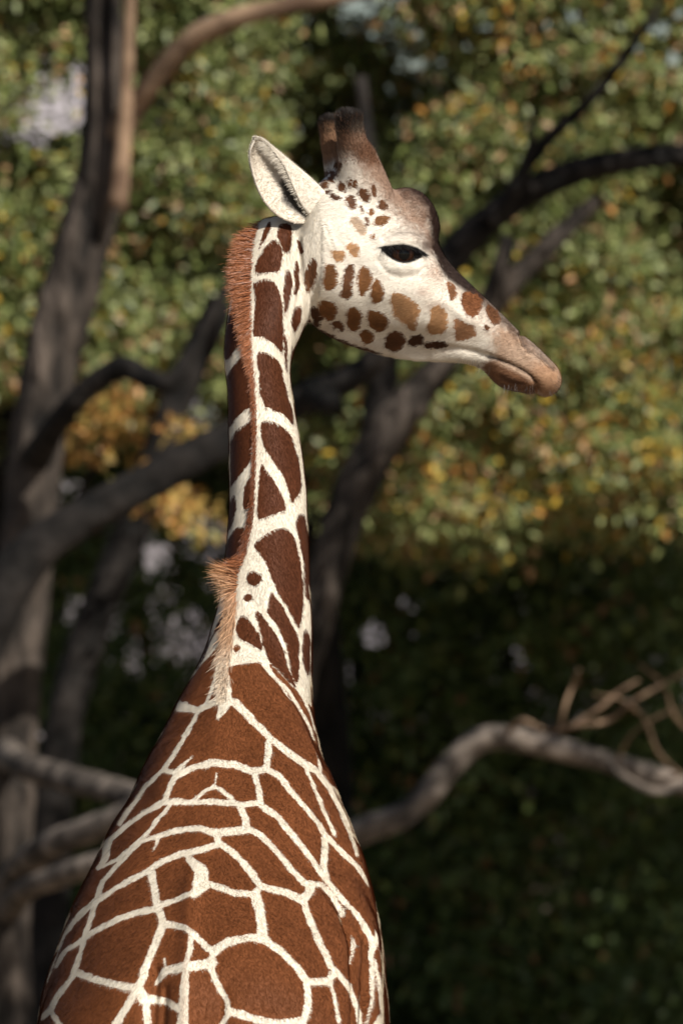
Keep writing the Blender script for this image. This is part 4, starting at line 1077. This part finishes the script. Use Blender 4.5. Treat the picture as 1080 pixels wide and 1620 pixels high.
def strands(name, roots, dirs, lens, width, colr, colt, mat, parent, bend=None, seg=5, jitter=.12, gravity=.0):
    n = len(roots)
    dirs = norm(dirs + rng.normal(0, jitter, (n, 3)))
    if bend is None: bend = np.zeros((n, 3))
    bend = bend + rng.normal(0, jitter * .8, (n, 3))
    t = np.linspace(0, 1, seg)
    Lx = lens[:, None, None]
    P = roots[:, None] + (dirs[:, None] * t[None, :, None] + bend[:, None] * (t**2)[None, :, None] * .5) * Lx
    P[:, :, 2] -= gravity * (t**2)[None] * lens[:, None]
    tg = np.gradient(P, axis=1)
    pr = norm(np.cross(norm(tg), norm(rng.normal(0, 1, (n, 3)) + np.array([0, 1.2, 0]))[:, None]))
    wv_ = width * (1 - t**1.5 * .92)
    A = P - pr * wv_[None, :, None]; B = P + pr * wv_[None, :, None]
    Vv = np.stack([A, B], 2).reshape(-1, 3)
    b0 = (np.arange(n) * seg * 2)[:, None] + (np.arange(seg - 1) * 2)[None]
    F = np.stack([b0, b0 + 1, b0 + 3, b0 + 2], -1).reshape(-1, 4)
    c = colr[:, None] * (1 - t)[None, :, None] + colt[:, None] * t[None, :, None]
    c = np.repeat(c.reshape(-1, 3), 2, 0)
    return mesh_obj(name, Vv, F, mat, parent, smooth=True, cols=np.clip(c, 0, 1))

def img_dir(dx, dy, toward):   # right, down, towards the viewer's side
    return np.array([dx, -toward, -dy])
# mane: roots along the crest, (row, root x, half band, length px, direction, bend, root colour, tip colour, weight)
RED = (.19, .058, .020); ORG = (.36, .135, .055); DKR = (.075, .026, .013); TAN = (.50, .31, .18); CRM = (.70, .60, .47)
MN = [
 (322, 424, 10, 8, img_dir(-.5, -.5, .3), (.12, .04, .02), (.20, .07, .03), .5),
 (345, 405, 11, 20, img_dir(-.8, -.15, .3), RED, ORG, 1.3),
 (380, 395, 11, 31, img_dir(-.9, -.05, .35), RED, ORG, 1.6),
 (430, 391, 11, 35, img_dir(-.9, .10, .35), RED, ORG, 1.6),
 (480, 392, 10, 30, img_dir(-.85, .25, .5), RED, ORG, 1.5),
 (540, 396, 8, 22, img_dir(-.7, .45, .6), RED, ORG, 1.2),
 (600, 402, 5, 16, img_dir(-.45, .6, .75), RED, (.27, .10, .045), 1.0),
 (680, 404, 4, 14, img_dir(-.25, .6, .8), RED, (.22, .08, .035), .9),
 (760, 402, 4, 14, img_dir(-.3, .6, .8), DKR, RED, .9),
 (820, 397, 6, 17, img_dir(-.3, .6, .8), DKR, RED, .9),
 (865, 388, 8, 22, img_dir(-.35, .6, .7), DKR, RED, 1.0),
 (893, 378, 8, 30, img_dir(-.75, -.1, .5), RED, ORG, 1.0),
 (908, 373, 6, 52, img_dir(-.9, -.30, .4), RED, (.50, .26, .12), 1.5),
 (924, 372, 7, 40, img_dir(-.8, -.15, .5), (.30, .12, .05), (.50, .30, .17), 1.3),
 (942, 369, 8, 40, img_dir(-.25, .75, .75), (.36, .16, .08), TAN, 1.5),
 (960, 367, 9, 44, img_dir(-.08, .9, .75), (.36, .17, .085), TAN, 1.9),
 (1000, 362, 9, 44, img_dir(-.06, .9, .72), (.40, .20, .10), (.52, .34, .21), 1.9),
 (1040, 358, 9, 44, img_dir(-.06, .9, .74), (.46, .27, .15), CRM, 1.9),
 (1080, 354, 8, 42, img_dir(-.02, .9, .78), TAN, CRM, 1.7),
 (1108, 351, 6, 30, img_dir(-.05, .9, .8), CRM, CRM, 1.1),
]
rows = np.array([m[0] for m in MN], float)
rx = np.array([m[1] for m in MN], float); rbw = np.array([m[2] for m in MN], float); rl = np.array([m[3] for m in MN], float)
rd = np.array([m[4] for m in MN]); rc = np.array([m[5] for m in MN]); rt = np.array([m[6] for m in MN]); rwt = np.array([m[7] for m in MN])
fine = np.linspace(rows[0], rows[-1], 900)
pw = np.interp(fine, rows, rwt); 
NM = 14000
rr = rng.choice(fine, NM, p=pw / pw.sum()) + rng.uniform(-.5, .5, NM)
roots = []; keep = []; rnn = []
tri_ = rng.triangular(-1, 0, 1, NM)
for i in range(NM):
    x = np.interp(rr[i], rows, rx) + tri_[i] * np.interp(rr[i], rows, rbw)
    p, nn = cast(x, rr[i])
    if p is not None: roots.append(p - nn * .002); keep.append(i); rnn.append(nn)
roots = np.array(roots); keep = np.array(keep); rk = rr[keep]
def itp(A): return np.stack([np.interp(rk, rows, A[:, c]) for c in range(A.shape[1])], 1)
dirs = norm(itp(rd)); rnn = np.array(rnn)
low = smoothstep(930, 955, rk)[:, None]
flat_d = norm(dirs - rnn * (dirs * rnn).sum(1)[:, None]) + rnn * .16
dirs = norm(dirs * (1 - low) + flat_d * low)
dirs = norm(dirs + rnn * np.maximum(0, .14 - (dirs * rnn).sum(1))[:, None]); lens = np.interp(rk, rows, rl) * S * rng.uniform(.55, 1.08, len(rk))
v1 = rng.uniform(.7, 1.25, len(rk))[:, None]
strands('mane', roots, dirs, lens, .0006, itp(rc) * v1, itp(rt) * v1, mane_mat, giraffe, bend=np.tile(img_dir(-.05, .15, -.1), (len(rk), 1)), jitter=.14)

# tufts on the ossicones
def tuft(name, spec, parent, wid=.00045):
    ro, di, le, c0, c1 = [], [], [], [], []
    for (x0, x1, y0, y1, n_, d, l, a, b) in spec:
        for _ in range(n_):
            p, nn = cast(rng.uniform(x0, x1), rng.uniform(y0, y1))
            if p is None: continue
            ro.append(p - nn * .002); di.append(np.array(d) + nn * .35); le.append(l * S * rng.uniform(.5, 1.2)); c0.append(a); c1.append(b)
    ro = np.array(ro); v_ = rng.uniform(.6, 1.3, len(ro))[:, None]
    return strands(name, ro, np.array(di), np.array(le), wid, np.array(c0) * v_, np.array(c1) * v_, mane_mat, parent, jitter=.13)
BLK = (.014, .011, .010)
tuft('ossicone_hair', [
 (528, 580, 168, 190, 700, img_dir(-.45, -.5, .1), 9, BLK, (.03, .025, .022)),
 (528, 580, 185, 215, 700, img_dir(-.1, -.8, .2), 11, (.05, .025, .015), (.08, .045, .03)),
 (530, 600, 210, 262, 1100, img_dir(-.1, -.9, .2), 9, (.11, .05, .026), (.18, .09, .05)),
 (503, 528, 174, 212, 500, img_dir(-.3, -.5, .2), 8, BLK, (.04, .03, .022)),
 (508, 530, 210, 250, 300, img_dir(-.1, -.9, .2), 8, (.20, .10, .055), (.28, .16, .09)),  # far ossicone hair, lightened along with its painted sunlit part
], giraffe)
tuft('forehead_hair', [(632, 700, 284, 350, 500, img_dir(-.3, -.8, .2), 6, (.06, .028, .017), (.12, .06, .035))], giraffe)

# chin and lip bristles
whisk = tuft('whisker_tuft', [
 (775, 850, 604, 618, 130, img_dir(-.1, 1, .2), 22, (.012, .010, .009), (.014, .012, .010)),
 (725, 775, 568, 580, 70, img_dir(-.25, 1, .2), 20, (.03, .025, .02), (.03, .025, .02)),
 (866, 884, 596, 622, 50, img_dir(.7, .6, .1), 14, (.012, .010, .009), (.014, .012, .010)),
], giraffe, .00016)

whisk['kind'] = 'stuff'
# ---- eyes ---------------------------------------------------------
eye_mat, nt, bs = material('eyeball')
tcn = node(nt, 'ShaderNodeTexCoord')
gr = node(nt, 'ShaderNodeVectorMath', operation='DOT_PRODUCT')
nrm = node(nt, 'ShaderNodeVectorMath', operation='NORMALIZE')
nt.links.new(tcn.outputs['Object'], nrm.inputs[0]); nt.links.new(nrm.outputs[0], gr.inputs[0]); gr.inputs[1].default_value = (0, 0, 1)
cr = node(nt, 'ShaderNodeValToRGB'); nt.links.new(gr.outputs['Value'], cr.inputs[0])
e = cr.color_ramp.elements; e[0].position = .70; e[0].color = (.012, .008, .006, 1); e[1].position = .955; e[1].color = (.002, .002, .002, 1)
x = e.new(.80); x.color = (.035, .014, .007, 1); x = e.new(.93); x.color = (.028, .010, .005, 1)
nt.links.new(cr.outputs[0], bs.inputs['Base Color']); bs.inputs['Roughness'].default_value = .04; bs.inputs['IOR'].default_value = 1.34
ep, en = cast(637, 403)
ew = (ep - HO) @ HN; 
def uv_sphere(r, n=32):
    th = np.linspace(.02, np.pi - .02, n); an = np.linspace(0, 2 * np.pi, n * 2, endpoint=False)
    return rings_mesh([np.stack([r * np.sin(t) * np.cos(an), r * np.sin(t) * np.sin(an), np.full(n * 2, r * np.cos(t))], 1) for t in th])
sv, sq, st_ = uv_sphere(.031)
eye_n = norm(HN * .96 + HF * .16 - HU * .05)
for side_ in (1, -1):
    o = mesh_obj('eye', sv, [sq, st_], eye_mat)
    c = ep - eye_n * .0232
    dn = eye_n
    if side_ < 0:
        c = hmirror(c[None])[0]; dn = dn - 2 * (dn @ HN) * HN
    o.rotation_euler = Vector(dn).to_track_quat('Z', 'Y').to_euler()
    o.location = Vector(c)
    bpy.context.view_layer.update()
    o.parent = giraffe; o.matrix_parent_inverse = giraffe.matrix_world.inverted()
ro, di = [], []
for t in np.linspace(0, 1, 220):
    x = 603 + 68 * t; y = np.interp(x, [603, 618, 640, 658, 671], [392, 389, 387.5, 392, 401]) + rng.uniform(-1.5, 1)
    p, nn = cast(x, y)
    if p is not None:
        ro.append(p - nn * .001); di.append(img_dir(.35 + .6 * (t - .4), .85, .75))
ro = np.array(ro); k_ = np.tile((.006, .005, .005), (len(ro), 1))
strands('eyelashes', ro, np.array(di), rng.uniform(.012, .024, len(ro)), .0005, k_, k_, mane_mat, giraffe, bend=np.tile(img_dir(.2, -.2, .2), (len(ro), 1)), jitter=.15)

# ---- ears ---------------------------------------------------------
ear_mat, nt, bs = material('ear_skin')
a = node(nt, 'ShaderNodeAttribute', attribute_name='col')
tcn = node(nt, 'ShaderNodeTexCoord'); nzt = node(nt, 'ShaderNodeTexNoise'); nzt.inputs['Scale'].default_value = 300; nzt.inputs['Detail'].default_value = 4
nt.links.new(tcn.outputs['Object'], nzt.inputs['Vector'])
vo = node(nt, 'ShaderNodeTexVoronoi', feature='DISTANCE_TO_EDGE'); vo.inputs['Scale'].default_value = 32
nt.links.new(tcn.outputs['Object'], vo.inputs['Vector'])
mrv = node(nt, 'ShaderNodeMapRange'); mrv.inputs['From Max'].default_value = .03; mrv.inputs['To Min'].default_value = .90
nt.links.new(vo.outputs['Distance'], mrv.inputs['Value'])
mxe = node(nt, 'ShaderNodeMix', data_type='RGBA', blend_type='MULTIPLY'); mxe.inputs['Factor'].default_value = 1
nt.links.new(a.outputs['Color'], mxe.inputs['A']); nt.links.new(mrv.outputs['Result'], mxe.inputs['B'])
nt.links.new(mxe.outputs['Result'], bs.inputs['Base Color'])
bp = node(nt, 'ShaderNodeBump'); bp.inputs['Strength'].default_value = .3; bp.inputs['Distance'].default_value = .002
nt.links.new(nzt.outputs['Fac'], bp.inputs['Height']); nt.links.new(bp.outputs['Normal'], bs.inputs['Normal'])
bs.inputs['Roughness'].default_value = .6; bs.inputs['Subsurface Weight'].default_value = .0
bk = catmull([(494,352),(466,353),(436,339),(413,311),(398,270),(395,242),(402,222)], 8)
fr = catmull([(534,330),(502,293),(475,269),(448,247),(427,230),(414,221),(405,219)], 8)
rm = catmull([(497,349),(478,327),(464,298),(448,262),(427,235),(413,223),(404,220)], 8)
ns = len(bk); nt_ = 40
EAR_DARK = [(438,256),(452,262),(470,290),(505,352),(488,350),(458,330),(444,318),(447,303),(441,290),(450,282)]  # dark hair in the cup, with the front fold's shadow painted in
soft2 = lambda d: min(max((d + 3) / 6, 0), 1)
s_ = np.linspace(0, 1, ns)
y0 = .055
G_ = np.zeros((ns, nt_, 3)); EC = np.zeros((ns, nt_, 3))
for i in range(ns):
    b_, f_, r_ = bk[i], fr[i], rm[i]
    s = s_[i]; wpx = np.hypot(*(f_ - b_)); c = wpx * .30
    dirn = (f_ - b_) / (wpx + 1e-6)
    # control points across the ear: position and depth (px, + is away)
    base_d = -18 * s + 24 * (1 - s)**2.5
    ctl = [(*b_, base_d - 3), (*(b_ + (f_ - b_) * .22), base_d + .10 * c), (*(b_ + (f_ - b_) * .52), base_d + .45 * c), (*(b_ + (f_ - b_) * .85), base_d + .75 * c),
           (*f_, base_d + .10 * c), (*(f_ + (r_ - f_) * .35), base_d - .15 * c * (1 - s)), (*r_, base_d - .20 * c * (1 - s) - 2)]
    cc = catmull(ctl, 8)
    idx = np.linspace(0, len(cc) - 1, nt_)
    for j in range(nt_):
        k = idx[j]; a0 = int(k); a1_ = min(a0 + 1, len(cc) - 1); p = cc[a0] + (cc[a1_] - cc[a0]) * (k - a0)
        G_[i, j] = at(p[0], p[1], y0 + p[2] * S)
        tj = j / (nt_ - 1)
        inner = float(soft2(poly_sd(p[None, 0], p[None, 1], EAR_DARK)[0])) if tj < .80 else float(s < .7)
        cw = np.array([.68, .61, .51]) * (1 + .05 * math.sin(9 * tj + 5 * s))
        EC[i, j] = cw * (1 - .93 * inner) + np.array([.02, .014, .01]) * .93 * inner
A = G_.reshape(-1, 3)
gi = np.arange(ns)[:, None] * nt_ + np.arange(nt_)[None]
Qe = np.stack([gi[:-1, :-1], gi[1:, :-1], gi[1:, 1:], gi[:-1, 1:]], -1).reshape(-1, 4)
# thickness
du = np.gradient(G_, axis=0); dv = np.gradient(G_, axis=1); nn_ = norm(np.cross(du, dv)).reshape(-1, 3)
thick = .0022
Vt = np.vstack([A + nn_ * thick, A - nn_ * thick]); nA = len(A)
border = np.concatenate([gi[0, :], gi[1:, -1], gi[-1, -2::-1], gi[-2:0:-1, 0]])
b2_ = np.roll(border, -1)
Qb = np.stack([border, b2_, b2_ + nA, border + nA], -1)
# which face is the outer one: the outer skin at the fold faces the viewer
outer_plus = (nn_.reshape(ns, nt_, 3)[ns // 3, -3] @ np.array([0, -1, 0])) > 0
ECo = np.tile(np.array([.70, .64, .545]), (nA, 1))
ECi = EC.reshape(-1, 3)
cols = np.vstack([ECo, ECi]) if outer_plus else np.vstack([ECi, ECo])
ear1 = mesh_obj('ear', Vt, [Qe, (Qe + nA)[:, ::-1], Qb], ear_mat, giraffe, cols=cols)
from mathutils import Matrix
V2 = hmirror(Vt); c2 = hmirror(hp(512, 338, .06)[None])[0]
V2 = (V2 - c2) @ np.array(Matrix.Rotation(math.radians(85), 3, Vector(HN))).T + c2
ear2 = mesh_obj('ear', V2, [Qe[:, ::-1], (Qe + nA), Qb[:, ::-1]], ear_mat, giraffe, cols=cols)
# short fur over both faces of the ear
NE = 26000
ii_ = rng.random(NE) * (ns - 1.001); jj_ = rng.random(NE) * (nt_ - 1.001); i0 = ii_.astype(int); j0 = jj_.astype(int)
fi = (ii_ - i0)[:, None]; fj = (jj_ - j0)[:, None]
def gl(A): return A[i0, j0] * (1 - fi) * (1 - fj) + A[i0 + 1, j0] * fi * (1 - fj) + A[i0, j0 + 1] * (1 - fi) * fj + A[i0 + 1, j0 + 1] * fi * fj
n3 = norm(gl(nn_.reshape(ns, nt_, 3))); p3 = gl(G_); t3 = norm(gl(du))
sg = np.where(rng.random(NE) < .5, 1.0, -1.0)[:, None]
isout = (sg[:, 0] > 0) == bool(outer_plus)
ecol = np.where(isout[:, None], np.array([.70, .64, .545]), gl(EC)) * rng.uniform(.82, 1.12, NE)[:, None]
dr = norm(t3 * np.where(isout, .8, .35)[:, None] + n3 * sg * .30 + rng.normal(0, .2, (NE, 3)))
sdv = norm(np.cross(dr, n3)); b3 = p3 + n3 * sg * thick * .8
ln = rng.uniform(.004, .0085, NE)[:, None]
EV = np.stack([b3 - sdv * .00035, b3 + sdv * .00035, b3 + dr * ln], 1).reshape(-1, 3)
ef = mesh_obj('ear_fur', EV, np.arange(NE * 3).reshape(-1, 3), fur_mat, ear1, smooth=False, cols=np.repeat(np.clip(ecol, 0, 1), 3, 0)); ef['kind'] = 'stuff'
# fringe of pale hair along the front rim and down on the ear's edge
ro, di, le, c0, c1 = [], [], [], [], []
for _ in range(2600):
    i = int(rng.integers(0, int(ns * .80))); j = nt_ - 1 - int(rng.integers(0, 5))
    p = G_[i, j] + rng.normal(0, .0012, 3)
    ro.append(p); di.append(img_dir(-.8, .15 + .3 * rng.random(), .05)); le.append((.006 + .012 * math.sin(math.pi * min(1, (1 - i / ns) * 1.3))) * rng.uniform(.5, 1.2)); 
ro = np.array(ro); v_ = rng.uniform(.8, 1.15, len(ro))[:, None]
strands('ear_hair', ro, np.array(di), np.array(le), .0003, np.tile((.66, .60, .50), (len(ro), 1)) * v_, np.tile((.62, .56, .47), (len(ro), 1)) * v_, mane_mat, ear1, jitter=.15)
